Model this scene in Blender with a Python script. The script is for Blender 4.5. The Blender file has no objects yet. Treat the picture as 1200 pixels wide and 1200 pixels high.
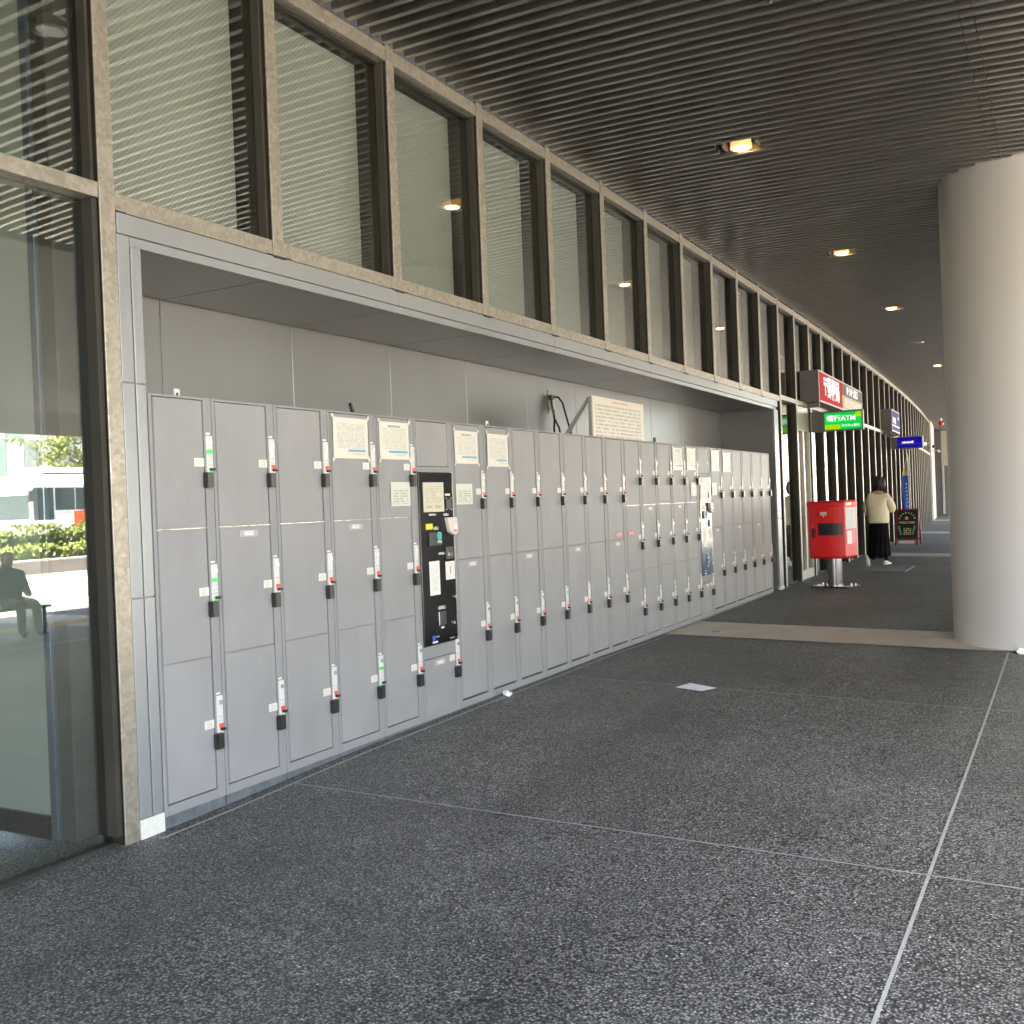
import bpy, bmesh, math, random
from mathutils import Vector, Matrix
random.seed(7)
R = math.radians
S = bpy.context.scene
COL = S.collection

# ------------------------------------------------------------------ camera
def cam_basis(yaw, pitch, roll):
    y, p, r = R(yaw), R(pitch), R(roll)
    F = Vector((-math.sin(y)*math.cos(p), math.cos(y)*math.cos(p), math.sin(p)))
    Rt = Vector((math.cos(y), math.sin(y), 0)); U = Rt.cross(F)
    return math.cos(r)*Rt + math.sin(r)*U, -math.sin(r)*Rt + math.cos(r)*U, F
cd = bpy.data.cameras.new('camera'); cam = bpy.data.objects.new('camera', cd); COL.objects.link(cam)
cr, cu, cf = cam_basis(28.57, -0.45, -2.2)
m = Matrix((cr, cu, -cf)).transposed().to_4x4(); m.translation = (3.97, 0, 1.51)
cam.matrix_world = m
cd.sensor_width = 36; cd.lens = 36.0; cd.clip_end = 2000; cd.clip_start = .05
S.camera = cam

# ------------------------------------------------------------------ sky, sun, exposure
SUN = Vector((-.10, -.80, 1.05)).normalized()          # towards the sun
w = bpy.data.worlds.new('World'); S.world = w; w.use_nodes = True
nt = w.node_tree; bg = nt.nodes['Background']
sk = nt.nodes.new('ShaderNodeTexSky'); sk.sky_type = 'NISHITA'; sk.sun_disc = False; sk.dust_density = 4.0; sk.ozone_density = .6
sk.sun_elevation = math.asin(SUN.z); sk.sun_rotation = math.atan2(SUN.x, SUN.y)
nt.links.new(sk.outputs[0], bg.inputs[0]); bg.inputs[1].default_value = 0.13
sl = bpy.data.lights.new('sun', 'SUN'); sl.energy = 5.0; sl.angle = R(.5); sl.color = (1, .95, .88)
so = bpy.data.objects.new('sun', sl); COL.objects.link(so); so.location = (0, -20, 30)
so.rotation_euler = SUN.to_track_quat('Z', 'Y').to_euler()
vs = S.view_settings; vs.view_transform = 'Standard'; vs.look = 'None'; vs.gamma = 1; vs.exposure = 4.2
try: vs.use_curve_mapping = False
except Exception: pass
cy = S.cycles; cy.use_denoising = True; cy.max_bounces = 9; cy.diffuse_bounces = 5; cy.glossy_bounces = 4
cy.transparent_max_bounces = 16; cy.caustics_reflective = False; cy.caustics_refractive = False; cy.sample_clamp_indirect = 6

# ------------------------------------------------------------------ geometry helpers
K = .00089
def xw(s): return -K*(s-8)**2                      # the facade bends gently away
def al(s): return 2*K*(s-8)
def WM(s, n=0, z=0):                               # local frame on the facade: x out, y along, z up
    a = al(s)
    return Matrix.Translation((xw(s)+n*math.cos(a), s+n*math.sin(a), z)) @ Matrix.Rotation(a, 4, 'Z')
def gfun(y):
    P = [(3, -.05), (4, -.035), (5, 0), (7, .02), (9, .03), (11.5, 0), (12, 0)]
    if y <= 3: return -.05
    for (a, b), (c, d) in zip(P, P[1:]):
        if y <= c: return b+(d-b)*(y-a)/(c-a)
    return 0
def zf(x, y):
    return -.02*max(0, min(x, 8)) + gfun(y)*max(0, min(1, 1-x/5))

class MB:
    def __init__(s): s.v = []; s.f = []; s.mi = []
    def add(s, vs, fs, mi=0):
        o = len(s.v); s.v += [tuple(v) for v in vs]; s.f += [tuple(i+o for i in f) for f in fs]; s.mi += [mi]*len(fs); return s
    def box(s, x0, x1, y0, y1, z0, z1, mi=0, M=None):
        v = [Vector((x, y, z)) for x in (x0, x1) for y in (y0, y1) for z in (z0, z1)]
        if M: v = [M @ p for p in v]
        return s.add(v, [(0, 1, 3, 2), (4, 6, 7, 5), (0, 4, 5, 1), (2, 3, 7, 6), (0, 2, 6, 4), (1, 5, 7, 3)], mi)
    def loft(s, rings, cap=True, mi=0, close=True):
        n = len(rings[0]); v = [p for r in rings for p in r]; f = []
        for i in range(len(rings)-1):
            for j in range(n if close else n-1):
                a, b = i*n+j, i*n+(j+1) % n
                f.append((a, b, b+n, a+n))
        if cap: f += [tuple(reversed(range(n))), tuple(range(len(v)-n, len(v)))]
        return s.add(v, f, mi)
    def cyl(s, c, r, h, axis='z', n=20, r2=None, mi=0):
        r2 = r if r2 is None else r2; rings = []
        for rr, t in ((r, 0), (r2, h)):
            ring = []
            for k in range(n):
                a = 2*math.pi*k/n; p = (rr*math.cos(a), rr*math.sin(a), t)
                if axis == 'x': p = (p[2], p[0], p[1])
                if axis == 'y': p = (p[1], p[2], p[0])
                ring.append((c[0]+p[0], c[1]+p[1], c[2]+p[2]))
            rings.append(ring)
        return s.loft(rings, True, mi)
    def tube(s, pts, r, n=8, mi=0):
        pts = [Vector(p) for p in pts]; rings = []
        for i, p in enumerate(pts):
            d = (pts[min(i+1, len(pts)-1)]-pts[max(i-1, 0)]).normalized()
            a = d.orthogonal().normalized(); b = d.cross(a)
            if rings:                                # keep the frame from twisting
                a = (Vector(rings[-1][0])-pts[i-1]); a = (a-d*a.dot(d)).normalized(); b = d.cross(a)
            rr = r[i] if isinstance(r, (list, tuple)) else r
            rings.append([tuple(p+rr*(math.cos(2*math.pi*k/n)*a+math.sin(2*math.pi*k/n)*b)) for k in range(n)])
        return s.loft(rings, True, mi)
    def mesh(s, name, mats, bevel=0, smooth=False, seg=1):
        me = bpy.data.meshes.new(name); me.from_pydata(s.v, [], s.f)
        for mt in (mats if isinstance(mats, (list, tuple)) else [mats]): me.materials.append(mt)
        if len(set(s.mi)) > 1:
            for p, i in zip(me.polygons, s.mi): p.material_index = i
        bm = bmesh.new(); bm.from_mesh(me)
        bmesh.ops.recalc_face_normals(bm, faces=bm.faces)
        if bevel: bmesh.ops.bevel(bm, geom=bm.edges[:], offset=bevel, segments=seg, affect='EDGES', clamp_overlap=True)
        if smooth:
            for f in bm.faces: f.smooth = True
            for e in bm.edges:
                if len(e.link_faces) == 2 and e.calc_face_angle(0) > R(38): e.smooth = False
        bm.to_mesh(me); bm.free(); me.update()
        return me
def link(name, me, parent=None, loc=(0, 0, 0), rot=None, mw=None):
    o = bpy.data.objects.new(name, me); COL.objects.link(o); o.parent = parent
    if mw is not None: o.matrix_local = mw
    else:
        o.location = loc
        if rot: o.rotation_euler = rot
    return o
def part(name, mb, mt, parent, bevel=0, smooth=False, loc=(0, 0, 0), seg=1):
    return link(name, mb.mesh(name, mt, bevel, smooth, seg), parent, loc)
def bx(name, b, mt, parent, bevel=0, loc=(0, 0, 0)):
    return part(name, MB().box(*b), mt, parent, bevel, loc=loc)
def tag(o, label, cat, group=None):
    o['label'] = label; o['category'] = cat
    if group: o['group'] = group
    return o
def thing(name, label, cat, mw=None, group=None):
    o = bpy.data.objects.new(name, None); COL.objects.link(o); o.empty_display_size = .1
    if mw is not None: o.matrix_world = mw
    return tag(o, label, cat, group)
def struct(o, kind='structure'): o['kind'] = kind; return o
VOFF = Matrix(((0, 0, 1, 0), (1, 0, 0, 0), (0, 1, 0, 0), (0, 0, 0, 1)))     # text facing +x
VOFY = Matrix(((1, 0, 0, 0), (0, 0, -1, 0), (0, 1, 0, 0), (0, 0, 0, 1)))    # text facing -y
def text_mesh(body, size, mt, bold=0.0, ext=.002, shear=0, sx=1):
    c = bpy.data.curves.new('lettering', 'FONT'); c.body = body; c.size = size; c.align_x = 'CENTER'; c.align_y = 'CENTER'
    c.offset = bold; c.extrude = ext; c.shear = shear; c.resolution_u = 3
    o = bpy.data.objects.new('lettering', c); COL.objects.link(o)
    me = bpy.data.meshes.new_from_object(o.evaluated_get(bpy.context.evaluated_depsgraph_get()))
    bpy.data.objects.remove(o); me.materials.clear(); me.materials.append(mt)
    if sx != 1: me.transform(Matrix.Diagonal((sx, 1, 1, 1)))
    return me

# ------------------------------------------------------------------ materials
def nm(name):
    mt = bpy.data.materials.new(name); mt.use_nodes = True
    return mt, mt.node_tree, mt.node_tree.nodes['Principled BSDF']
def nd(t, typ, **kw):
    n = t.nodes.new(typ)
    for k, v in kw.items():
        if k in n.inputs: n.inputs[k].default_value = v
        else: setattr(n, k, v)
    return n
def math_(t, op, a, b=None):
    n = t.nodes.new('ShaderNodeMath'); n.operation = op
    for i, x in enumerate((a, b)):
        if x is None: continue
        if isinstance(x, (int, float)): n.inputs[i].default_value = x
        else: t.links.new(x, n.inputs[i])
    return n.outputs[0]
def mixc(t, f, a, b):
    n = t.nodes.new('ShaderNodeMix'); n.data_type = 'RGBA'
    for sock, x in ((n.inputs[0], f), (n.inputs[6], a), (n.inputs[7], b)):
        if isinstance(x, (int, float)): sock.default_value = x
        elif isinstance(x, tuple): sock.default_value = (*x, 1)
        else: t.links.new(x, sock)
    return n.outputs[2]
def mat(name, col, rough=.5, metal=0, var=.08, scale=6, bump=0, bscale=150, stretch=None, spec=None):
    mt, t, b = nm(name)
    geo = nd(t, 'ShaderNodeNewGeometry'); src = geo.outputs['Position']
    if stretch:
        mp = nd(t, 'ShaderNodeMapping'); mp.inputs['Scale'].default_value = stretch; t.links.new(src, mp.inputs[0]); src = mp.outputs[0]
    n = nd(t, 'ShaderNodeTexNoise', Scale=scale, Detail=5, Roughness=.6); t.links.new(src, n.inputs['Vector'])
    lo = tuple(c*(1-var) for c in col); hi = tuple(min(1, c*(1+var)) for c in col)
    mr = nd(t, 'ShaderNodeMapRange'); mr.inputs[1].default_value = .3; mr.inputs[2].default_value = .7; t.links.new(n.outputs[0], mr.inputs[0])
    t.links.new(mixc(t, mr.outputs[0], lo, hi), b.inputs['Base Color'])
    r2 = nd(t, 'ShaderNodeMapRange'); r2.inputs[3].default_value = max(.02, rough*.85); r2.inputs[4].default_value = min(1, rough*1.15); t.links.new(n.outputs[0], r2.inputs[0])
    t.links.new(r2.outputs[0], b.inputs['Roughness']); b.inputs['Metallic'].default_value = metal
    if spec is not None: b.inputs['Specular IOR Level'].default_value = spec
    if bump:
        n2 = nd(t, 'ShaderNodeTexNoise', Scale=bscale, Detail=3); t.links.new(geo.outputs['Position'], n2.inputs['Vector'])
        bp = nd(t, 'ShaderNodeBump', Strength=bump, Distance=.004); t.links.new(n2.outputs[0], bp.inputs['Height']); t.links.new(bp.outputs[0], b.inputs['Normal'])
    return mt
def emit(name, col, st, base=None):
    mt, t, b = nm(name); b.inputs['Base Color'].default_value = (*(base or col), 1)
    b.inputs['Emission Color'].default_value = (*col, 1); b.inputs['Emission Strength'].default_value = st*2**(4.75-S.view_settings.exposure); b.inputs['Roughness'].default_value = .75; b.inputs['Specular IOR Level'].default_value = .12
    return mt

def floor_material():
    mt, t, b = nm('dark_aggregate_paving'); L = t.links.new
    pos = nd(t, 'ShaderNodeNewGeometry').outputs['Position']
    v = nd(t, 'ShaderNodeTexVoronoi', Scale=96); L(pos, v.inputs['Vector'])
    big = nd(t, 'ShaderNodeTexNoise', Scale=.55, Detail=6, Roughness=.65); L(pos, big.inputs['Vector'])
    mid = nd(t, 'ShaderNodeTexNoise', Scale=7, Detail=5, Roughness=.7); L(pos, mid.inputs['Vector'])
    sep = nd(t, 'ShaderNodeSeparateColor'); L(v.outputs['Color'], sep.inputs[0])
    r = nd(t, 'ShaderNodeValToRGB'); e = r.color_ramp.elements
    e[0].position = 0; e[0].color = (.07, .07, .066, 1); e[1].position = 1; e[1].color = (.30, .295, .28, 1)
    for p, c in ((.45, .125), (.85, .20), (.985, .23), (.994, .42)):
        x = e.new(p); x.color = (c, c*.965, c*.875, 1)
    L(sep.outputs[0], r.inputs[0])
    dk = nd(t, 'ShaderNodeMapRange'); dk.inputs[1].default_value = .25; dk.inputs[2].default_value = .62; dk.inputs[3].default_value = 1; dk.inputs[4].default_value = .18
    L(v.outputs['Distance'], dk.inputs[0])
    st = nd(t, 'ShaderNodeMapRange'); st.inputs[1].default_value = .3; st.inputs[2].default_value = .72; st.inputs[3].default_value = .95; st.inputs[4].default_value = 2.6
    L(math_(t, 'ADD', math_(t, 'MULTIPLY', big.outputs[0], .6), math_(t, 'MULTIPLY', mid.outputs[0], .4)), st.inputs[0])
    k = math_(t, 'MULTIPLY', dk.outputs[0], st.outputs[0])
    sp = nd(t, 'ShaderNodeSeparateXYZ'); L(pos, sp.inputs[0])
    wn = nd(t, 'ShaderNodeTexWhiteNoise', noise_dimensions='2D'); cbw = nd(t, 'ShaderNodeCombineXYZ')
    L(math_(t, 'FLOOR', math_(t, 'DIVIDE', math_(t, 'SUBTRACT', sp.outputs[1], 1.04), 3.41)), cbw.inputs[0]); L(math_(t, 'GREATER_THAN', sp.outputs[0], 3.43), cbw.inputs[1])
    L(cbw.outputs[0], wn.inputs['Vector'])
    k = math_(t, 'MULTIPLY', k, math_(t, 'ADD', math_(t, 'MULTIPLY', wn.outputs['Value'], .16), .9))       # poured bays differ a little
    lane = nd(t, 'ShaderNodeMapping'); lane.inputs['Scale'].default_value = (.9, .12, 1); L(pos, lane.inputs[0])
    ln = nd(t, 'ShaderNodeTexNoise', Scale=1.1, Detail=4); L(lane.outputs[0], ln.inputs['Vector'])
    lr = nd(t, 'ShaderNodeMapRange'); lr.inputs[1].default_value = .35; lr.inputs[2].default_value = .68; lr.inputs[3].default_value = .82; lr.inputs[4].default_value = 1.2; L(ln.outputs[0], lr.inputs[0])
    k = math_(t, 'MULTIPLY', k, lr.outputs[0])
    gum = nd(t, 'ShaderNodeTexVoronoi', Scale=1.15); L(pos, gum.inputs['Vector'])
    k = math_(t, 'MULTIPLY', k, math_(t, 'SUBTRACT', 1, math_(t, 'MULTIPLY', math_(t, 'LESS_THAN', gum.outputs['Distance'], .03), .45)))
    c = nd(t, 'ShaderNodeVectorMath', operation='SCALE'); L(r.outputs[0], c.inputs[0]); L(k, c.inputs['Scale'])
    L(c.outputs[0], b.inputs['Base Color']); b.inputs['Roughness'].default_value = .52
    bp = nd(t, 'ShaderNodeBump', Strength=.8, Distance=.004); bp.invert = True; L(v.outputs['Distance'], bp.inputs['Height']); L(bp.outputs[0], b.inputs['Normal'])
    return mt
def galv_material():
    mt, t, b = nm('galvanised_steel'); L = t.links.new
    pos = nd(t, 'ShaderNodeNewGeometry').outputs['Position']
    ns = nd(t, 'ShaderNodeTexNoise', Scale=9, Detail=3); L(pos, ns.inputs['Vector'])
    off = nd(t, 'ShaderNodeVectorMath', operation='MULTIPLY_ADD'); L(ns.outputs['Color'], off.inputs[0]); off.inputs[1].default_value = (.06,)*3; L(pos, off.inputs[2])
    v = nd(t, 'ShaderNodeTexVoronoi', Scale=42); L(off.outputs[0], v.inputs['Vector'])
    sep = nd(t, 'ShaderNodeSeparateColor'); L(v.outputs['Color'], sep.inputs[0])
    L(mixc(t, sep.outputs[0], (.27, .246, .206), (.37, .338, .285)), b.inputs['Base Color'])
    mr = nd(t, 'ShaderNodeMapRange'); mr.inputs[3].default_value = .33; mr.inputs[4].default_value = .55; L(sep.outputs[1], mr.inputs[0]); L(mr.outputs[0], b.inputs['Roughness'])
    b.inputs['Metallic'].default_value = .65
    return mt
def glass_material(name, tint, f0=.075):
    mt = bpy.data.materials.new(name); mt.use_nodes = True; t = mt.node_tree; t.nodes.clear(); L = t.links.new
    out = nd(t, 'ShaderNodeOutputMaterial'); tr = nd(t, 'ShaderNodeBsdfTransparent'); tr.inputs[0].default_value = (*tint, 1)
    gl = nd(t, 'ShaderNodeBsdfGlossy'); gl.inputs['Roughness'].default_value = 0.0
    pos = nd(t, 'ShaderNodeNewGeometry').outputs['Position']
    lw = nd(t, 'ShaderNodeLayerWeight', Blend=.5)
    fac = math_(t, 'ADD', math_(t, 'MULTIPLY', math_(t, 'POWER', lw.outputs['Facing'], 5.0), 1-f0), f0)
    mx = nd(t, 'ShaderNodeMixShader'); L(fac, mx.inputs[0]); L(gl.outputs[0], mx.inputs[2])
    body = tr.outputs[0]
    L(body, mx.inputs[1]); L(mx.outputs[0], out.inputs[0])
    return mt
def print_material(name, rows, paper=(.60, .58, .50), ink=(.2, .2, .2), banner=None, head=None, amt=.75, axis=1, rough=.35, bump=.0, cols=30, y0=.1, y1=.9, z0=.1, z1=.9):
    mt, t, b = nm(name); L = t.links.new
    g = nd(t, 'ShaderNodeTexCoord').outputs['Generated']; sep = nd(t, 'ShaderNodeSeparateXYZ'); L(g, sep.inputs[0])
    u, z = sep.outputs[axis], sep.outputs[2]
    v = math_(t, 'MULTIPLY', z, rows); fr = math_(t, 'FRACT', v); row = math_(t, 'FLOOR', v)
    cb = nd(t, 'ShaderNodeCombineXYZ'); L(math_(t, 'MULTIPLY', u, cols), cb.inputs[0]); L(math_(t, 'MULTIPLY', row, 5.37), cb.inputs[1])
    n = nd(t, 'ShaderNodeTexNoise', Scale=1, Detail=2, noise_dimensions='2D'); L(cb.outputs[0], n.inputs['Vector'])
    k = math_(t, 'MULTIPLY', math_(t, 'GREATER_THAN', fr, .42), math_(t, 'GREATER_THAN', n.outputs[0], .44))
    for a, op, lim in ((u, 'GREATER_THAN', y0), (u, 'LESS_THAN', y1), (z, 'GREATER_THAN', z0), (z, 'LESS_THAN', z1)):
        k = math_(t, 'MULTIPLY', k, math_(t, op, a, lim))
    c = mixc(t, math_(t, 'MULTIPLY', k, amt), paper, ink)
    def rect(a0, a1, b0, b1):
        q = math_(t, 'MULTIPLY', math_(t, 'GREATER_THAN', u, a0), math_(t, 'LESS_THAN', u, a1))
        return math_(t, 'MULTIPLY', math_(t, 'MULTIPLY', q, math_(t, 'GREATER_THAN', z, b0)), math_(t, 'LESS_THAN', z, b1))
    for spec in (banner or []):
        c = mixc(t, rect(*spec[:4]), c, spec[4])
    L(c, b.inputs['Base Color']); b.inputs['Roughness'].default_value = max(rough, .4); b.inputs['Specular IOR Level'].default_value = .25
    if bump:
        n2 = nd(t, 'ShaderNodeTexNoise', Scale=14, Detail=2); L(nd(t, 'ShaderNodeNewGeometry').outputs['Position'], n2.inputs['Vector'])
        bp = nd(t, 'ShaderNodeBump', Strength=bump, Distance=.02); L(n2.outputs[0], bp.inputs['Height']); L(bp.outputs[0], b.inputs['Normal'])
    return mt

M = {}
M['floor'] = floor_material()
M['galv'] = galv_material()
M['glass'] = glass_material('clear_glazing', (.80, .83, .81), f0=.14)
M['frit'] = glass_material('shop_glazing', (.86, .88, .86), f0=.14)
M['locker'] = mat('locker_grey_paint', (.245, .240, .236), .5, 0, .04, 3, spec=.25)
M['lockdoor'] = mat('locker_door_paint', (.262, .257, .253), .48, 0, .09, 3.1, .25, 2.6, stretch=(1, 1, .5), spec=.25)
M['gap'] = mat('dark_gap', (.015, .015, .017), .7)
M['plinth'] = mat('plinth_grey', (.10, .11, .12), .6, 0, .3, 18, .3, 60)
M['chrome'] = mat('bare_metal_edge', (.75, .74, .70), .22, .9)
M['shelf'] = mat('shelf_edge_metal', (.5, .48, .43), .3, .8, .7, 14)  # strong tone noise paints broken glints along the metal edge
M['plate'] = mat('lock_plate_white', (.66, .65, .62), .4, 0, .04, 30)
M['white'] = mat('white_sticker', (.66, .65, .58), .4, 0, .04, 40)
M['black'] = mat('black_plastic', (.012, .012, .013), .35, 0, .2, 30)
M['handle'] = mat('handle_black', (.02, .02, .02), .3)
M['red'] = mat('indicator_red', (.75, .07, .03), .4)
M['green'] = mat('indicator_green', (.06, .62, .1), .4)
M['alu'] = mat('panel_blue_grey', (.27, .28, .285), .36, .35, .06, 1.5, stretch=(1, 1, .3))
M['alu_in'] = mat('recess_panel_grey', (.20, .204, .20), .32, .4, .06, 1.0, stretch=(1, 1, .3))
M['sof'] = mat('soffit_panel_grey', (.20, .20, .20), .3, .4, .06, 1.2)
M['footing'] = mat('pale_concrete', (.62, .60, .52), .8, 0, .1, 20, .2, 90)
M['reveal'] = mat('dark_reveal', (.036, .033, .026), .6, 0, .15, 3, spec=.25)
M['backp'] = mat('pale_green_panel', (.46, .45, .38), .6, 0, .05, 1)
def dotted_panel():
    mt, t, b = nm('dotted_back_panel'); L = t.links.new
    pos = nd(t, 'ShaderNodeNewGeometry').outputs['Position']; sep = nd(t, 'ShaderNodeSeparateXYZ'); L(pos, sep.inputs[0])
    cb = nd(t, 'ShaderNodeCombineXYZ'); L(math_(t, 'ADD', sep.outputs[1], sep.outputs[2]), cb.inputs[0]); L(math_(t, 'SUBTRACT', sep.outputs[1], sep.outputs[2]), cb.inputs[1])
    v = nd(t, 'ShaderNodeTexVoronoi', Scale=34, Randomness=0, voronoi_dimensions='2D'); L(cb.outputs[0], v.inputs['Vector'])
    n = nd(t, 'ShaderNodeTexNoise', Scale=1.2, Detail=4); L(pos, n.inputs['Vector'])
    base = mixc(t, n.outputs[0], (.40, .415, .395), (.50, .515, .49))
    L(mixc(t, math_(t, 'LESS_THAN', v.outputs['Distance'], .2), base, (.80, .80, .76)), b.inputs['Base Color']); b.inputs['Roughness'].default_value = .55
    return mt
M['dotp'] = dotted_panel()
M['slat'] = mat('ceiling_slat', (.33, .318, .295), .33, .95, .08, 3)
M['slat_back'] = mat('ceiling_void', (.02, .02, .02), .8)
M['soffit_dark'] = mat('added_roof_soffit', (.06, .058, .052), .6)
M['column'] = mat('column_satin', (.57, .557, .535), .44, .25, .05, 1.0, stretch=(3, 3, .15))
M['beige'] = mat('beige_paving_band', (.54, .45, .36), .45, 0, .16, 3, .1, 120)
M['joint'] = mat('joint_cream', (.42, .42, .37), .6, 0, .15, 12)
M['jointd'] = mat('joint_grey', (.36, .355, .33), .7, 0, .2, 12)
M['door_alu'] = mat('door_aluminium', (.40, .385, .34), .4, .5)
M['inner'] = mat('interior_wall', (.66, .70, .64), .55, 0, .05, 1)
M['inner_dark'] = mat('interior_dark', (.12, .115, .105), .6)
M['inner_blue'] = mat('interior_trim_blue', (.20, .24, .30), .4, .4)
M['steel'] = mat('brushed_steel', (.24, .24, .25), .2, 1, .1, 5, stretch=(4, 4, .3))
M['mailred'] = mat('post_red', (.72, .010, .014), .45, 0, .06, 4)
M['whitewall'] = mat('white_wall', (.46, .44, .39), .6)
M['signbox'] = mat('sign_box_grey', (.11, .105, .10), .5)
M['mat'] = mat('door_mat', (.20, .19, .17), .9, 0, .15, 60, .5, 300)
M['paper'] = mat('floor_paper', (.88, .88, .88), .6, 0, .03, 20)
M['sheet'] = print_material('notice_print', 22, banner=[(.42, .92, .17, .225, (.12, .33, .5)), (.55, .9, .1, .14, (.75, .45, .3))], ink=(.33, .31, .27), amt=.6, bump=.25, rough=.22, z0=.25, z1=.86, cols=26)
M['sheet2'] = print_material('notice_print_title', 20, banner=[(.28, .72, .86, .91, (.3, .29, .26)), (.30, .95, .17, .235, (.12, .36, .52)), (.5, .9, .09, .14, (.78, .5, .35))], ink=(.36, .34, .3), amt=.6, bump=.25, rough=.22, z0=.25, z1=.84, cols=24)
M['guide'] = print_material('guide_print', 9, paper=(.56, .565, .48), ink=(.2, .2, .2), amt=.55, cols=9, z0=.08, z1=.72)
M['board'] = print_material('rules_board_print', 11, paper=(.60, .565, .47), ink=(.26, .24, .2), amt=.65, cols=44, y0=.04, y1=.93, z0=.02, z1=.85, banner=[(.36, .66, .885, .94, (.6, .35, .3))])
M['sticker'] = print_material('door_label_print', 4, paper=(.64, .62, .55), ink=(.34, .32, .28), amt=.5, cols=8, y0=.2, y1=.8, z0=.1)
M['lockprint'] = print_material('lock_plate_print', 13, paper=(.58, .57, .54), ink=(.28, .28, .28), amt=.45, cols=7, y0=.2, y1=.85, z0=.12, z1=.62)
M['longprint'] = print_material('instruction_print', 26, paper=(.74, .73, .66), ink=(.3, .3, .27), amt=.5, cols=12)

# ================================================================== the setting
# floor sheet
def sheet(name, x0, x1, y0, y1, mt, dz=0.0, sx=.6, sy=.6, follow=True):
    nx = max(1, int((x1-x0)/sx)); ny = max(1, int((y1-y0)/sy)); v = []; f = []
    for i in range(nx+1):
        for j in range(ny+1):
            x = x0+(x1-x0)*i/nx; y = y0+(y1-y0)*j/ny
            v.append((x+(xw(y) if follow else 0), y, zf(x, y)+dz))
    for i in range(nx):
        for j in range(ny):
            a = i*(ny+1)+j; f.append((a, a+ny+1, a+ny+2, a+1))
    mb = MB(); mb.add(v, f); return mb.mesh(name, mt, smooth=True)
floor = struct(link('floor', sheet('floor', -5, 12.6, -45, 66, M['floor'])))
def fchild(name, *a, **k): return link(name, sheet(name, *a, **k), floor)
fchild('joint_line', 3.424, 3.438, -20, 10.70, M['joint'], dz=.004, sy=.4)
fchild('joint_line', 3.424, 3.440, 12.0, 60, M['joint'], dz=.004, sy=.6)
for y in (1.04, 4.45, 7.86, 15.4, 18.8, 22.2, 29.5, 33):
    fchild('joint_line', .09, 12.5, y-.006, y+.006, M['jointd'], dz=.0042, sx=.4)
fchild('joint_line', .085, .10, 3.5, 10.68, M['joint'], dz=.0045, sy=.4)
for y in (11.31, 25.2, 37.4, 51):
    fchild('paving_band', 0.02, 12.5, y-.62, y+.62, M['beige'], dz=.005, sy=.4)
fchild('joint_line', 8.14, 8.24, -20, 60, M['joint'], dz=.004)
M['yellow'] = mat('tactile_yellow', (.55, .32, .06), .6, 0, .15, 20)
fchild('tactile_paving', 10.15, 10.75, -20, 60, M['yellow'], dz=.006)
fchild('edge_line', 12.4, 12.58, -45, 66, M['joint'], dz=.006)
M['asphalt'] = mat('road_asphalt', (.34, .31, .26), .85, 0, .15, 2, .2, 60)
M['soil'] = mat('far_ground', (.22, .21, .18), .9, 0, .2, .3)
M['paint'] = mat('road_paint', (.75, .74, .70), .7)
M['kerb'] = mat('kerb_concrete', (.32, .28, .24), .8, 0, .2, 4)
struct(link('ground', MB().add([(-400, -400, -.38), (400, -400, -.38), (400, 400, -.38), (-400, 400, -.38)], [(0, 1, 2, 3)]).mesh('ground', M['soil'])))
struct(bx('kerb', (12.45, 12.62, -60, 90, -.36, -.165), M['kerb'], None))
road = struct(bx('road', (12.62, 28, -120, 160, -.37, -.31), M['asphalt'], None))
for x in (16.5, 22.9, 24.3):
    bx('lane_line', (x-.12, x+.12, -120, 160, -.309, -.305), M['paint'], road)
struct(bx('road', (33.2, 50, -120, 160, -.372, .30), M['asphalt'], None))

# ------------------------------------------------------------------ canopy ceiling
CZ = 4.648
def cz(n): return CZ - .0068*min(n, 3.8)**2 - ((.034*(n-3.8)+.0103*(n-3.8)**2) if n > 3.8 else 0)
PN = [-.3, 0, 2, 4.2, 4.8, 5.4]  # outer edge lies out of view, kept short to admit skylight
PW = [5.41, 7, 8.5, 10, 11.5, 12.6, 13.6]
def canopy(P, ys, lip):
    mb = MB(); rings = []
    for y in ys:
        rings.append([(xw(y)+n, y, cz(n)+(.10 if i < len(P)-1 else -lip)) for i, n in enumerate(P)] + [(xw(y)+n, y, cz(n)+.5) for n in reversed(P)])
    mb.loft(rings); return mb
ceiling = struct(part('ceiling', canopy(PN, list(range(-21, 67, 3)), .03), M['slat_back'], None))
struct(part('ceiling', canopy(PW, [2.4, 7, 10, 13, 16, 20, 24, 28, 31], .02), M['soffit_dark'], None))  # wide roof added out of view, its span shaped to hold back daylight
SP = 1.2/9; SB = 3.451+.02
LIGHTS = [(4.4, 0), (9.2, 1), (14.0, 1), (18.8, 1), (23.6, 0), (28.4, 1)]
def slat_loft(mb, N, mx=None, w2=.021):
    mx = mx or Matrix.Identity(4)
    return mb.loft([[mx @ Vector((n, y, cz(n)+z)) for y, z in ((-w2, .003), (-w2+.003, 0), (w2-.003, 0), (w2, .003), (w2, .085), (-w2, .085))] for n in N])
def slat_mesh(n0, n1): return slat_loft(MB(), [n0+(n1-n0)*i/4 for i in range(5)]).mesh('slat', M['slat'])
SM = slat_mesh(.0, 3.43); SMa = slat_mesh(.0, 1.26); SMb = slat_mesh(1.66, 3.43)
smb = [MB(), MB(), MB()]
k0 = int((3.0-SB)/SP)
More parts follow.
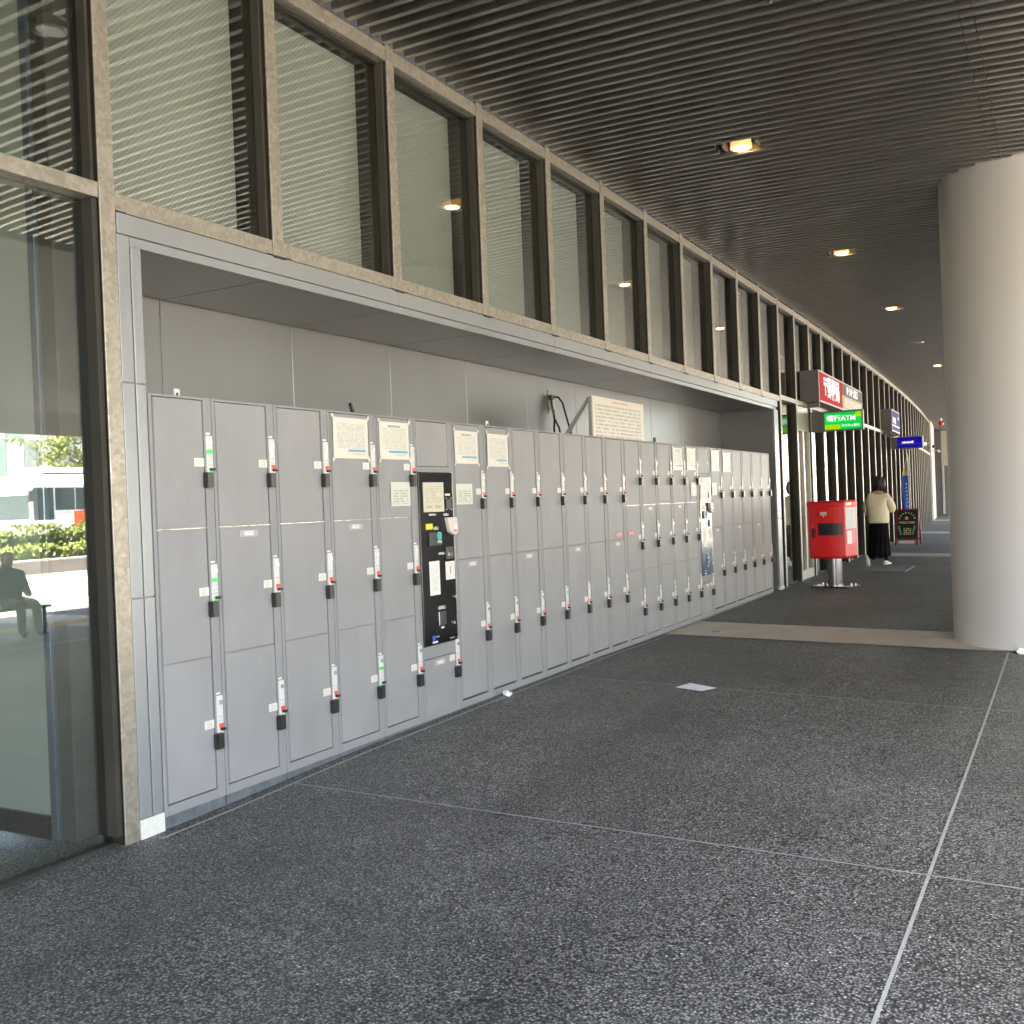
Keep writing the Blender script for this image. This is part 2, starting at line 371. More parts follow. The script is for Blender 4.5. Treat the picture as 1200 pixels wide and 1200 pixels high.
for k in range(-130, 425):
    s = SB+k*SP
    near = [l for l in LIGHTS if abs(l[0]-s) < .135]
    if k0 <= k < k0+292:
        if near:
            link('slat', SMa, ceiling, mw=WM(s)); link('slat', SMb, ceiling, mw=WM(s))
        else: link('slat', SM, ceiling, mw=WM(s))
    else: slat_loft(smb[0], [0, 1.2, 2.4, 3.43], WM(s))
    slat_loft(smb[1], [3.437, 3.513], WM(s), .0205)
    N = [3.52, 3.8, 4.2, 4.6, 5.0, 5.38]; slat_loft(smb[2], N, WM(s))
for mb, n in zip(smb, ('distant_slats', 'slat_connectors', 'curved_outer_slats')):
    struct(part(n, mb, M['slat'], ceiling), 'stuff')
CLIP = MB().box(-.025, .025, -.0235, .0235, -.003, .08).mesh('joint_clip', M['slat'], .002)
for n, a, b in ((1.345, 6.35, 7.5), (2.39, 6.2, 7.42)):
    for k in range(-130, 425):
        s = SB+k*SP
        if a < s < b: link('joint_clip', CLIP, ceiling, mw=WM(s, n, cz(n)))

M['lampon'] = emit('lamp_glow', (1, .80, .42), 1.6)
M['lampring'] = emit('lamp_reflector', (1, .50, .12), .05, (.5, .4, .25))
M['lampoff'] = mat('lamp_off', (.5, .5, .48), .3, .5)
names = {9.2: 'lit downlight above the stretch of lockers beside the first payment terminal', 14.0: 'lit downlight between the big round column and the far lockers',
         18.8: 'lit downlight above the red post box', 23.6: 'unlit downlight in the slatted ceiling past the walking person', 28.4: 'lit downlight above the chalkboard sign',
         4.4: 'unlit downlight over the nearest locker columns, mirrored in the near upper window'}
for s, on in LIGHTS:
    d = thing('downlight', names[s], 'ceiling light', WM(s, 1.46, cz(1.46)), 'downlights in the slatted ceiling')
    part('housing', MB().box(-.2, .2, -.16, .16, .085, .098), M['gap'], d)
    part('can', MB().cyl((0, 0, .012), .098, .072, n=24, r2=.09), M['lampring'] if on else M['lampoff'], d, smooth=True)
    part('bulb', MB().cyl((0, 0, .003), .066, .010, n=20, r2=.07), M['lampon'] if on else M['lampoff'], d, smooth=True)
    for e in (-1, 1): part('bracket', MB().box(e*.15-.01, e*.15+.01, -.07, .07, .03, .085), M['lampoff'], d)

# ------------------------------------------------------------------ building facade
bld = thing('station_building', 'long glazed building front of galvanised steel bays with a recess for lockers', 'building')
P0 = 3.451; BAY = 1.2
def ms(i): return P0+BAY*(i-1)                     # far edge of mullion i
MW_ = .088
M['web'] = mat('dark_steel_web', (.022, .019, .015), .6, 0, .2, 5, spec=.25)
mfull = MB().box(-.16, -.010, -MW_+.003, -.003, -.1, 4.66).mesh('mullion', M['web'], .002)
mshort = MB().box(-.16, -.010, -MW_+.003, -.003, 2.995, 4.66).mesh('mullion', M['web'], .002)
cfull = MB().box(-.0098, 0, -MW_, 0, -.1, 4.66).mesh('front_plate', M['galv'], .002)
cshort = MB().box(-.0098, 0, -MW_, 0, 2.995, 4.66).mesh('front_plate', M['galv'], .002)
mfoot = MB().box(-.1, .012, -MW_-.004, .004, 2.982, 2.994).mesh('foot_plate', M['reveal'])
LAST = 41
for i in range(-3, LAST+1):
    rec = 2 <= i <= 11
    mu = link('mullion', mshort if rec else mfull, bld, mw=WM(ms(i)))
    link('front_plate', cshort if rec else cfull, mu)
    if rec: link('foot_plate', mfoot, mu)
W0, W1 = 0.002, BAY-MW_-.002
def tray(y0, y1, z0, z1, d):                       # open-fronted reveal
    mb = MB(); a = [(-.1, y0, z0), (-.1, y1, z0), (-.1, y1, z1), (-.1, y0, z1)]; b = [(d, *p[1:]) for p in a]
    mb.add(a+b, [(0, 1, 5, 4), (1, 2, 6, 5), (2, 3, 7, 6), (3, 0, 4, 7)] + ([(4, 5, 6, 7)] if d < -.2 else [])); return mb
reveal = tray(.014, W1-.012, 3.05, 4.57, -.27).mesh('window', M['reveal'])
backp = MB().box(-.268, -.26, .016, W1-.014, 3.052, 4.568).mesh('back_panel', M['dotp'])
backq = MB().box(-.268, -.26, .016, W1-.014, 3.052, 4.568).mesh('back_panel', M['backp'])
pane_d = MB().box(-.094, -.088, W0, W1, 3.06, 4.56).mesh('pane', M['frit'])
pane_c = MB().box(-.094, -.088, W0, W1, 3.06, 4.56).mesh('pane', M['glass'])
sill = MB().box(-.11, -.006, W0, W1, 3.0, 3.082).mesh('sill_rail', M['galv'], .002)
sillp = MB().box(-.02, .006, .06, W1-.06, 2.992, 2.9985).mesh('drip_strip', M['galv'])
head = MB().box(-.11, -.006, W0, W1, 4.545, 4.64).mesh('head_rail', M['galv'], .002)
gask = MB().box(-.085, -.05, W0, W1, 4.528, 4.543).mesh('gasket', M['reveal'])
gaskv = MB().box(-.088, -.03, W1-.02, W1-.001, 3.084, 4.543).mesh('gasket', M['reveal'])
pane_l = MB().box(-.094, -.088, W0, W1, -.055, 3.06).mesh('pane', M['glass'])
botr = MB().box(-.1, -.05, W0, W1, -.06, .012).mesh('bottom_rail', M['reveal'])
tran = MB().box(-.11, -.006, W0, W1, 3.035, 3.11).mesh('sill_rail', M['galv'], .002)
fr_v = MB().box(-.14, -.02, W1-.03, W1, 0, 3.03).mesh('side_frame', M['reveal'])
for i in range(-3, LAST):
    fm = WM(ms(i))
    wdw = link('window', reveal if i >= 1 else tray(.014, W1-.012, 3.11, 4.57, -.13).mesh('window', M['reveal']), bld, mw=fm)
    link('pane', pane_d if 1 <= i <= 11 else pane_c, wdw)
    if i >= 1: link('back_panel', backp if i <= 11 else backq, wdw)
    link('head_rail', head, wdw); link('gasket', gask, wdw); link('gasket', gaskv, wdw)
    if 1 <= i <= 11: link('sill_rail', sill, wdw); link('drip_strip', sillp, wdw)
    else: link('sill_rail', tran, wdw)
    if i < 1 or i >= 12:
        if i == 13: continue
        lw_ = link('window', MB().box(-.1, -.06, W0, W1, -.07, -.034 if i < 1 else .02).mesh('window', M['reveal']), bld, mw=fm)
        link('pane', pane_l, lw_); link('side_frame', fr_v, lw_)
# entrance door of the post office bay
fm = WM(ms(13))
dr = link('door', MB().box(-.12, -.04, W0, W1, 2.6, 3.03).mesh('door', M['door_alu'], .004), bld, mw=fm)
for y0, y1 in ((W0, .07), (W1-.07, W1), (.50, .60)):
    link('door_frame', MB().box(-.11, -.03, y0, y1, -.02, 2.6).mesh('door_frame', M['door_alu'], .004), dr)
link('door_frame', MB().box(-.105, -.035, .07, W1-.07, -.02, .16).mesh('door_frame', M['door_alu'], .004), dr)
link('pane', MB().box(-.08, -.072, .07, W1-.07, .16, 2.6).mesh('pane', M['glass']), dr)
link('door_pull', MB().tube([(-.03, .64, .9), (.015, .64, .92), (.015, .64, 1.3), (-.03, .64, 1.32)], .012).mesh('door_pull', M['steel'], smooth=True), dr)
# fascia, jambs, recess lining
RS0, RS1 = 3.597, 15.98
Z2, Z1, ZS = 2.99, 2.888, 2.838
fj = [3.455, 5.80, 8.20, 10.6, 13.0, 15.4, 16.36]
for a, b in zip(fj, fj[1:]):
    sm = (a+b)/2; h_ = (b-a)/2-.002
    bx('fascia_panel', (-.03, 0, -h_, h_, Z1+.002, Z2), M['alu'], bld, .002).matrix_local = WM(sm)
    if a == fj[0]: bx('fascia_panel', (-.03, -.006, -h_+.08, h_, ZS, Z1-.002), M['alu'], bld, .002).matrix_local = WM(sm)
    else: bx('fascia_panel', (-.03, -.006, -h_, h_-(.3 if b == fj[-1] else 0), ZS, Z1-.002), M['alu'], bld, .002).matrix_local = WM(sm)
for z0, z1 in ((.052, 1.118), (1.124, 2.166), (2.172, Z1-.002)):
    bx('jamb_panel', (-.03, -.001, 3.455-8, 3.527-8, z0, z1), M['alu'], bld, .002).matrix_local = Matrix.Translation((xw(3.5), 8, 0))
    bx('jamb_panel', (-.03, -.001, 3.536-8, RS0-8, z0, min(z1, ZS)), M['alu'], bld, .002).matrix_local = Matrix.Translation((xw(3.5), 8, 0))
    bx('jamb_panel', (-.03, -.001, 16.12-8, 16.36-8, z0, min(z1, ZS)), M['alu'], bld, .002).matrix_local = Matrix.Translation((xw(16.1), 8, 0))
bx('footing', (-.05, .006, 3.452, 3.60, -.12, .05), M['footing'], bld, .003, loc=(xw(3.5), 0, 0))
bx('footing', (-.05, .006, 16.12, 16.37, -.12, .05), M['footing'], bld, .003, loc=(xw(16.2), 0, 0))
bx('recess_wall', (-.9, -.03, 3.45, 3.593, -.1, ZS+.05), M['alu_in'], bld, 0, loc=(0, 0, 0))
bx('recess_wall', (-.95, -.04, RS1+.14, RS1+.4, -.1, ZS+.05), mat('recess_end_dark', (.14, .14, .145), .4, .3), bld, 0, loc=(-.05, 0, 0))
js = [3.6]+[4.5+1.2*k for k in range(10)]+[16.2]
for a, b in zip(js, js[1:]):
    sm = (a+b)/2; h_ = (b-a)/2
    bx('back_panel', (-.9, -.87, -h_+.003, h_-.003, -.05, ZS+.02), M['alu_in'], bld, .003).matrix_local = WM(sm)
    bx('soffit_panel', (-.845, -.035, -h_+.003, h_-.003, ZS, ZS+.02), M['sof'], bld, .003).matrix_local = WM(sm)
bx('recess_backing', (-.96, -.93, 3.5, 16.3, -.05, 3.0), M['gap'], bld, 0, loc=(-.06, 0, 0))
bx('recess_backing', (-.96, -.05, 3.5, 16.3, ZS+.04, ZS+.06), M['gap'], bld, 0, loc=(-.06, 0, 0))
# inside
bx('interior_partition', (-1.6, -.33, 3.2, 3.3  , .11, 4.759), M['inner'], bld, .003)
bx('interior_partition', (-4, -1.605, 3.2, 3.3  , .0, 4.759), M['inner'], bld, .003)
bx('skirting', (-1.6, -.33, 3.185, 3.2, 0, .11), M['steel'], bld)
bx('partition_post', (-.325, -.275, 3.19, 3.3  , 0, 4.759), M['inner_blue'], bld, .003)
bx('partition_post', (-.272, -.17, 3.21, 3.34  , 0, 4.759), M['inner_dark'], bld, .003)
bx('interior_wall', (-4.1, -4, -20, 3.2  , 0, 4.759), M['inner_dark'], bld)
bx('interior_wall', (-4.6, -4.5, 16.5, 66  , 0, 4.759), M['inner_dark'], bld)
bx('interior_wall', (-4.5, -.2, 16.52, 16.6  , 0, 4.759), M['inner_dark'], bld, loc=(-.1, 0, 0))
bx('roof_slab', (-6, -.02, -45, 66, 4.76, 5.3), M['whitewall'], bld, loc=(0, 0, 0))
o = part('wall_cap', MB().cyl((0, 0, 0), .035, .02, 'y', 20), M['white'], bld, smooth=True, loc=(-.46, 3.18, 1.15))
bx('interior_wall', (-4, -.2, -12.1, -12, 0, 4.75), M['inner_dark'], bld)
bx('interior_wall', (-.30, -.175, 3.345, 3.44, -.05, 4.75), M['inner_dark'], bld)  # dark filler strip added to stop a light leak beside the mullion
# far end
bx('end_wall', (-2.9, .05, -2.6, 2.6, -.1, 4.7), M['whitewall'], bld, .01).matrix_local = WM(54.2)
pw = thing('portal_wall', 'white end wall with a dark doorway past the last bays', 'wall')
bx('wall_panel', (-6, -2.36, 63, 63.4, -.1, 4.75), M['inner_dark'], pw)
bx('wall_panel', (-2.36, 14, 63, 63.4, 2.75, 4.75), M['whitewall'], pw)
bx('door_leaf', (-2.26, -1.2, 63.2, 63.28, -.05, 2.75), M['inner_dark'], pw)
bx('wall_panel', (-2.36, -2.26, 62.95, 63.4, -.1, 2.75), M['whitewall'], pw)
bx('wall_panel', (-1.2, 14, 63, 63.4, -.3, 2.75), M['whitewall'], pw)

# ------------------------------------------------------------------ round column
colm = thing('round_column', 'thick round satin metal column standing on the beige paving band', 'column', Matrix.Translation((3.77, 11.55, 0)))
part('shaft', MB().cyl((0, 0, -.055), .90, 4.85, n=96), M['column'], colm, smooth=True)
part('base_gap', MB().cyl((0, 0, -.2), .885, .15, n=64), M['gap'], colm, smooth=True)

# ================================================================== lockers
BS = [3.602, 4.023, 4.503, 4.981, 5.46, 5.915, 6.405, 6.868, 7.332, 7.80, 8.285, 8.764, 9.232, 9.71, 10.191, 10.673, 11.157, 11.629, 12.110, 12.604, 13.105, 13.624, 14.126, 14.637, 15.164, 15.675]
DF = .018           # doors stand in the frame plane
def lock_set(t, e, zb, state):                     # e: far edge of the unit, zb: door bottom
    pl = link('lock_plate', LKP, t, (0, e-.048, zb+.21))
    link('key_cylinder', KEY, pl, (0, 0, 0)); link('number_tag', NUM, pl)
    link('status_window', STG if state == 'g' else STR, pl)
    if state == 'g': link('status_window', STG2, pl)
    link('knob', KNB, pl)
    link('handle', HDL, t, (0, e-.077, zb+.205))
LKP = MB().box(0, .006, 0, .045, -.005, .27).mesh('lock_plate', M['lockprint'], .0015)
KEY = MB().cyl((.006, .024, .235), .012, .006, 'x', 14).mesh('key_cylinder', M['chrome'], smooth=True)
NUM = MB().box(0, .003, .002, .03, .277, .287).mesh('number_tag', M['white'])
STR = MB().box(.006, .0075, .012, .042, .1, .124).mesh('status_window', M['red'])
STG = MB().box(.006, .0075, 0.0, .045, .175, .197).mesh('status_window', M['green'])
STG2 = MB().box(.006, .0075, .014, .042, .072, .09).mesh('status_window', M['green'])
KNB = MB().box(.006, .026, .018, .045, .086, .1).mesh('knob', M['black'], .002)
HDL = MB().box(0, .034, 0, .05, 0, .082).mesh('handle', M['handle'], .004, seg=2)
LAB = MB().box(0, .0012, 0, .068, 0, .044).mesh('label_sticker', M['sticker'])
TAGM = mat('price_tag_grey', (.36, .345, .34), .5)
PTAG = MB().box(0, .0012, -.07, .07, -.018, .018).mesh('price_tag', TAGM)
TX = {}
def price(door, p, y, z):
    if p not in TX: TX[p] = text_mesh(p, .036, M['white'], .0012, .0004)
    pt = link('price_tag', PTAG, door, (DF*0+.0005, y, z)); link('lettering', TX[p], door, mw=Matrix.Translation((.0025, y, z)) @ VOFF)
ORD = 'first second third fourth fifth sixth seventh eighth ninth tenth eleventh twelfth thirteenth fourteenth fifteenth sixteenth seventeenth eighteenth nineteenth twentieth twenty-first twenty-second twenty-third twenty-fourth twenty-fifth'.split()
GREEN = {(1, 0), (1, 1), (4, 2), (15, 0), (17, 0), (18, 0), (16, 2), (22, 0)}
dcache = {}
def door(t, y0, y1, z0, z1, k='door'):
    key = (round(y1-y0, 3), round(z1-z0, 3))
    if key not in dcache: dcache[key] = MB().box(-.02, 0, 0, key[0], 0, key[1]).mesh('door', M['lockdoor'], .003, seg=2)
    return link(k, dcache[key], t, (-.001+random.uniform(-.0012, .0012), y0, z0), (random.uniform(-.0012, .0012), random.uniform(-.0025, .0025), random.uniform(-.004, .004)))
prices = {(2, 1): '¥600', (4, 1): '¥600', (7, 1): '¥700', (9, 1): '¥700', (11, 1): '¥700', (13, 1): '¥700', (15, 1): '¥600', (17, 1): '¥600', (20, 1): '¥700', (22, 1): '¥700', (24, 1): '¥700'}
def unit_frame(t, w, rails):
    bx('carcass', (-.62, -.032, 0, w, .02, 2.128), M['locker'], t)
    bx('stile', (-.03, 0, 0, .02, .02, 2.13), M['locker'], t, .0015)
    bx('stile', (-.03, 0, w-.056, w, .02, 2.13), M['locker'], t, .0015)
    bx('rail', (-.03, 0, .0205, w-.0565, 2.117, 2.13), M['locker'], t, .0015)
    bx('rail', (-.03, 0, .0205, w-.0565, .02, .07), M['locker'], t, .0015)
    bx('shadow_gap', (-.0315, -.0305, .02, w-.056, .07, 2.117), M['gap'], t)
    bx('plinth', (-.55, -.006, .001, w-.001, -.09, .018), M['plinth'], t)
    for z in rails: bx('shelf_edge', (-.026, -.0015, .022, w-.058, z-.0022, z+.0022), M['shelf'] if z > 1.3 else M['locker'], t)
for u in range(1, 26):
    s0, s1 = BS[u-1], BS[u]; w_ = s1-s0-.005
    mw = WM(s0+.0025)
    if u in (6, 19): continue
    three = u <= 5 or 14 <= u <= 18
    rows = [(1.4505, 2.1135), (.7725, 1.4435), (.076, .7655)] if three else [(1.1165, 2.1135), (.084, 1.1095)]
    t = thing('coin_locker', f"grey {'three' if three else 'two'}-door coin locker column, {ORD[u-1]} counted from the pale footing", 'locker', mw, 'coin lockers in the recess')
    unit_frame(t, w_, [r[0]-.0035 for r in rows[:-1]])
    for r, (z0, z1) in enumerate(rows):
        d = door(t, .026, w_-.064, z0, z1)
        zb = z0 if three else z0+(.28 if r == 0 else .165)
        lock_set(t, w_, zb if three else (1.275 if r == 0 else .262), 'g' if (u, r) in GREEN else 'r')
        zl = (zb if three else (1.275 if r == 0 else .262))+.318
        link('label_sticker', LAB, d, (0.0005, (w_-.060)-.024-.074, zl-z0))
        if (u, r) in prices: price(d, prices[(u, r)], (w_-.084)/2+.02, z1-z0-.04)

# payment terminals
def terminal(u, num, label):
    s0, s1 = BS[u-1], BS[u]; w_ = s1-s0-.005
    t = thing('locker_terminal', label, 'payment terminal', WM(s0+.0025), 'payment terminals between the lockers')
    unit_frame(t, w_, [])
    bx('rail', (-.03, -.0005, .021, w_-.057, 1.757, 1.796), M['locker'], t, .001)
    bx('rail', (-.03, -.0005, .021, w_-.057, .445, .531), M['locker'], t, .001)
    d = door(t, .026, w_-.06, 1.80, 2.112, 'upper_door')
    link('key_cylinder', KEY, d, (-.005, .33, -.1))
    d = door(t, .026, w_-.06, .058, .44, 'lower_door'); lock_set(t, w_, .058+.0, 'r'); link('label_sticker', LAB, d, (.0005, w_-.158, .33)); price(d, '¥400', .2, .345)
    e0 = .03; p = bx('control_panel', (-.02, .004, e0, e0+.435, .533, 1.755), M['gloss'], t, .004)
    def q(nm_, u0, u1, z0, z1, mt, dx=.002, bev=0): return bx(nm_, (.0042, .004+dx, e0+u0, e0+u1, z0, z1), mt, p, bev)
    bx('edge_trim', (-.01, .006, e0+.436, e0+.444, .533, 1.757), M['chrome'], t)
    sc = q('screen', .05, .315, 1.475, 1.685, M['screen'], .003)
    q('camera_window', .345, .415, 1.49, 1.565, M['black'], .006, .002)
    for a, b in ((.34, 1.57), (.405, 1.57), (.34, 1.485), (.405, 1.485)): q('corner_mark', a, a+.014, b, b+.004, M['white'])
    q('caption', .335, .40, 1.588, 1.603, M['white']); q('caption', .11, .205, 1.447, 1.462, M['marks']); q('caption', .30, .37, 1.442, 1.46, M['marks'])
    q('yellow_sticker', .07, .155, 1.352, 1.392, M['ysticker'])
    q('caption', .165, .23, 1.345, 1.368, M['marks'])
    # card reader tongue
    mb = MB(); pts = [(.31, 1.43), (.31+.02, 1.36), (.345, 1.325), (.375, 1.307), (.405, 1.302), (.43, 1.308), (.445, 1.33), (.448, 1.36), (.435, 1.43)]
    mb.loft([[(x, e0+a, b) for a, b in pts] for x in (.005, .03, .038)]); rd = part('card_reader', mb, M['reader'], p, .003)
    part('reader_mark', MB().cyl((.039, e0+.405, 1.352), .026, .0015, 'x', 20), M['pink'], rd)
    bx('reader_mark', (.039, .042, e0+.385, e0+.42, 1.325, 1.343), M['magenta'], rd)
    q('coin_unit', .095, .255, 1.235, 1.33, M['black'], .014, .003)
    part('coin_slot', MB().cyl((.018, e0+.212, 1.302), .03, .006, 'x', 20), M['teal'], p)
    q('caption', .19, .25, 1.25, 1.27, M['marks'], .0146); q('receipt_slot', .31, .405, 1.13, 1.22, M['slot'], .012, .003)
    q('receipt_lip', .33, .385, 1.148, 1.18, M['steel'], .018, .002); q('caption', .215, .295, 1.165, 1.183, M['marks'])
    q('instruction_sheet', .095, .225, .885, 1.125, M['longprint'], .0015)
    n_ = q('number_sheet', .305, .43, .98, 1.112, M['white'], .0015)
    ring = MB(); 
    ring.loft([[(.0057, e0+.367+r*math.cos(a*math.pi/16), 1.046+r*math.sin(a*math.pi/16)) for a in range(32)] for r in (.05, .053)], cap=False); part('number_ring', ring, M['ink'], n_)
    link('lettering', text_mesh(num, .085, M['inkred'], .001, .0004), n_, mw=Matrix.Translation((.006, e0+.367, 1.046)) @ VOFF)
    for a, b in ((.415, .85), (.385, .665)): part('key_cylinder', MB().cyl((.004, e0+a, b), .012, .012, 'x', 14), M['chrome'], p, smooth=True)
    q('coin_return', .185, .28, .66, .765, M['steel'], .01, .004); q('return_cup', .205, .26, .69, .74, M['slot'], .013, .004)
    q('caption', .185, .28, .775, .80, M['marks']); q('caption', .22, .255, .64, .652, M['white'])
    q('blue_mark', .10, .135, .565, .60, M['blue']); q('caption', .10, .165, .547, .56, M['white']); q('caption', .145, .19, .585, .592, M['marks']); q('caption', .33, .39, .553, .56, M['marks'])
M['gloss'] = mat('gloss_black_panel', (.008, .008, .009), .13)
M['screen'] = emit('display_screen', (.62, .57, .42), .045, (.25, .24, .2))
def screen_mat():
    mt = print_material('screen_print', 16, paper=(.42, .38, .27), ink=(.22, .21, .17), amt=.5, cols=10, y0=.12, y1=.88, z0=.3, z1=.86, banner=[(.12, .42, .12, .22, (.28, .27, .24)), (.55, .85, .12, .22, (.28, .27, .24)), (.18, .36, .52, .64, (.38, .37, .33)), (.62, .82, .52, .66, (.42, .40, .36)), (0, 1, .94, 1, (.36, .36, .36))])
    t = mt.node_tree; b = t.nodes['Principled BSDF']; l = b.inputs['Base Color'].links[0].from_socket
    t.links.new(l, b.inputs['Emission Color']); b.inputs['Emission Strength'].default_value = .024; return mt
M['screen'] = screen_mat()
M['marks'] = print_material('caption_print', 3, paper=(.012, .012, .012), ink=(.75, .75, .72), amt=1, cols=8, y0=.0, y1=1, z0=0, z1=1)
M['ysticker'] = mat('yellow_label', (.75, .58, .02), .5); M['reader'] = mat('reader_cream', (.55, .50, .45), .4); M['pink'] = mat('reader_pale', (.75, .68, .62), .4)
M['magenta'] = mat('reader_magenta', (.65, .12, .2), .4); M['teal'] = mat('coin_teal', (.02, .32, .27), .35); M['slot'] = mat('slot_dark', (.03, .03, .035), .3)
M['blue'] = mat('mark_blue', (.02, .06, .55), .4); M['ink'] = mat('thin_ink', (.45, .42, .42), .5); M['inkred'] = mat('number_ink', (.35, .12, .18), .5)
terminal(6, '1', 'glossy black payment terminal panel with touch screen and a white sheet numbered 1')
terminal(19, '2', 'glossy black payment terminal panel near the far end of the lockers')

# notices taped on the lockers
M['tape'] = mat('clear_tape', (.62, .60, .52), .25)
def notice(u, s0, s1, z0, z1, mt, label, tape=True, tilt=0):
    sm = (s0+s1)/2; h_ = (s1-s0)/2
    t = thing('notice_sheet', label, 'notice', WM(sm, .0042, (z0+z1)/2) @ Matrix.Rotation(tilt, 4, 'X'), 'notices on the locker doors')
    g = MB(); ny, nz = 10, 12; hz = (z1-z0)/2; fr = []; 
    for side in (0, 1):
        for i in range(ny+1):
            for j in range(nz+1):
                y = -h_+2*h_*i/ny; z = -hz+2*hz*j/nz
                w2 = .0025*math.sin(9*z+3*y+u)*math.sin(14*y+u*2)+.002*random.random() if tape else 0
                fr.append((.0012*(1-side)+max(0, w2), y, z))
    f = []; n1 = (ny+1)*(nz+1)
    for i in range(ny):
        for j in range(nz):
            a = i*(nz+1)+j; f.append((a, a+nz+1, a+nz+2, a+1))
    g.add(fr[:n1], f); part('paper', g, mt, t, smooth=True)
    if tape:
        for a in (-1, 1):
            for b in (-1, 1):
                M2 = Matrix.Translation((.005, a*h_, b*hz)) @ Matrix.Rotation(a*b*R(55)+random.uniform(-.2, .2), 4, 'X')
                part('tape', MB().box(0, .0008, -.022, .022, -.009, .009, M=M2), M['tape'], t)
notice(4, 5.027, 5.38, 1.835, 2.091, M['sheet'], 'wide crinkled notice taped at four corners on the fourth locker column')
notice(5, 5.509, 5.844, 1.839, 2.089, M['sheet2'], 'taped titled notice on the fifth locker column beside the first terminal')
notice(5.5, 5.615, 5.84, 1.525, 1.687, M['guide'], 'small cream guide card with columns on the fifth locker column', False)
notice(7, 6.439, 6.773, 1.825, 2.069, M['sheet2'], 'taped notice on the locker just past the first payment terminal')
notice(7.5, 6.437, 6.67, 1.521, 1.674, M['guide'], 'small cream guide card on the locker just past the first terminal', False)
notice(8, 6.915, 7.252, 1.809, 2.066, M['sheet'], 'ragged taped notice on the eighth locker column')
notice(17, 11.19, 11.53, 1.827, 2.085, M['sheet2'], 'taped notice on the locker second before the far terminal')
notice(18, 11.69, 12.02, 1.833, 2.095, M['sheet'], 'taped notice on the locker directly before the far terminal')
notice(18.5, 11.80, 12.02, 1.525, 1.689, M['guide'], 'small cream guide card on the locker directly before the far terminal', False)
notice(20, 12.66, 13.0, 1.833, 2.10, M['sheet'], 'taped notice on the locker directly past the far terminal')
notice(20.5, 12.655, 12.86, 1.526, 1.679, M['guide'], 'small cream guide card on the locker directly past the far terminal', False)
notice(21, 13.17, 13.52, 1.827, 2.077, M['sheet2'], 'taped notice on the locker second past the far terminal')
def arrow(s, d, label):
    mb = MB(); pts = [(-.07, -.018), (.03, -.018), (.03, -.038), (.085, 0), (.03, .038), (.03, .018), (-.07, .018)]
    mb.loft([[(x, d*a, b) for a, b in pts] for x in (.004, .0055)])
    o = part('arrow_sticker', mb, mat('arrow_pink', (.72, .22, .2), .5), None); o.matrix_world = WM(s, 0, 1.163); tag(o, label, 'sticker', 'red arrow stickers')
arrow(9.51, -1, 'red arrow sticker pointing back toward the two-door lockers'); arrow(9.84, 1, 'red arrow sticker pointing on toward the three-door lockers')

# rules board on top of the lockers
t = thing('notice_board', 'large cream rules board with printed lines standing on top of the lockers', 'notice board', WM(9.9, -.1, 2.128))
bx('panel', (-.012, 0, -.69, .69, 0, .415), M['board'], t, .002)
bx('side_plate', (-.045, -.013, -.70, -.672, 0, .405), M['locker'], t, .002); bx('side_plate', (-.045, -.013, .672, .70, 0, .405), M['locker'], t, .002)
for e in (-.69, .66):
    part('brace', MB().add([(-.03, e, .40), (-.06, e, .40), (-.36, e, .0), (-.31, e, .0), (-.03, e+.03, .40), (-.06, e+.03, .40), (-.36, e+.03, 0), (-.31, e+.03, 0)], [(0, 1, 2, 3), (7, 6, 5, 4), (0, 4, 5, 1), (1, 5, 6, 2), (2, 6, 7, 3), (3, 7, 4, 0)]), M['locker'], t)
# cables and small fittings above the lockers
c = thing('power_socket', 'wall outlet with black leads hanging behind the lockers', 'power outlet', WM(9.78, -.868, 2.5))
bx('socket_box', (0, .05, 0, .07, 0, .1), M['white'], c, .004); bx('plug', (.01, .06, -.02, .03, .1, .15), M['black'], c, .004)
part('lead', MB().tube([(.04, .03, .13), (.08, .1, .13), (.1, .16, .07), (.12, .2, -.08), (.14, .26, -.25), (.16, .28, -.4)], .011), M['black'], c, smooth=True)
part('lead', MB().tube([(.04, .0, .12), (.06, -.03, .05), (.08, -.02, -.1), (.1, .05, -.2), (.12, .07, -.4)], .011), M['black'], c, smooth=True)
part('lead', MB().tube([(.04, .04, .0), (.06, .03, -.1), (.08, -.03, -.2), (.1, -.06, -.4)], .011), M['black'], c, smooth=True)
part('spike', MB().tube([(.03, -.05, -.05), (.03, -.055, .2)], .006), M['black'], c)
def small(s, z1, label, mt, wd=.016, n=-.3, lean=0, kind='bracket'):
    o = part(kind, MB().tube([(0, 0, -.01), (0, -lean, z1)], wd), mt, None, smooth=True); o.matrix_world = WM(s, n, 2.128); tag(o, label, 'fitting')
small(5.66, .11, 'short black rod leaning on top of the fourth locker column', M['black'], .014, lean=.05, kind='rod')
small(11.45, .1, 'short black upright rod on top of the lockers past the rules board', M['black'], .018, kind='rod')
small(7.95, .025, 'flat black cap on top of the eighth locker column', M['black'], .03, kind='cap')
small(4.27, .02, 'tiny black cap on top of the first locker column', M['black'], .02, kind='cap')
for s, lb in ((4.07, 'small pale metal tab with a hole on the first locker column'), (7.46, 'small pale metal tab on the seventh locker column')):
    o = bx('metal_tab', (0, .004, -.022, .022, -.005, .085), M['white'], None, .002); o.matrix_world = WM(s, -.3, 2.128); tag(o, lb, 'fitting')
    part('hole', MB().cyl((.004, 0, .055), .008, .002, 'x', 12), M['gap'], o)
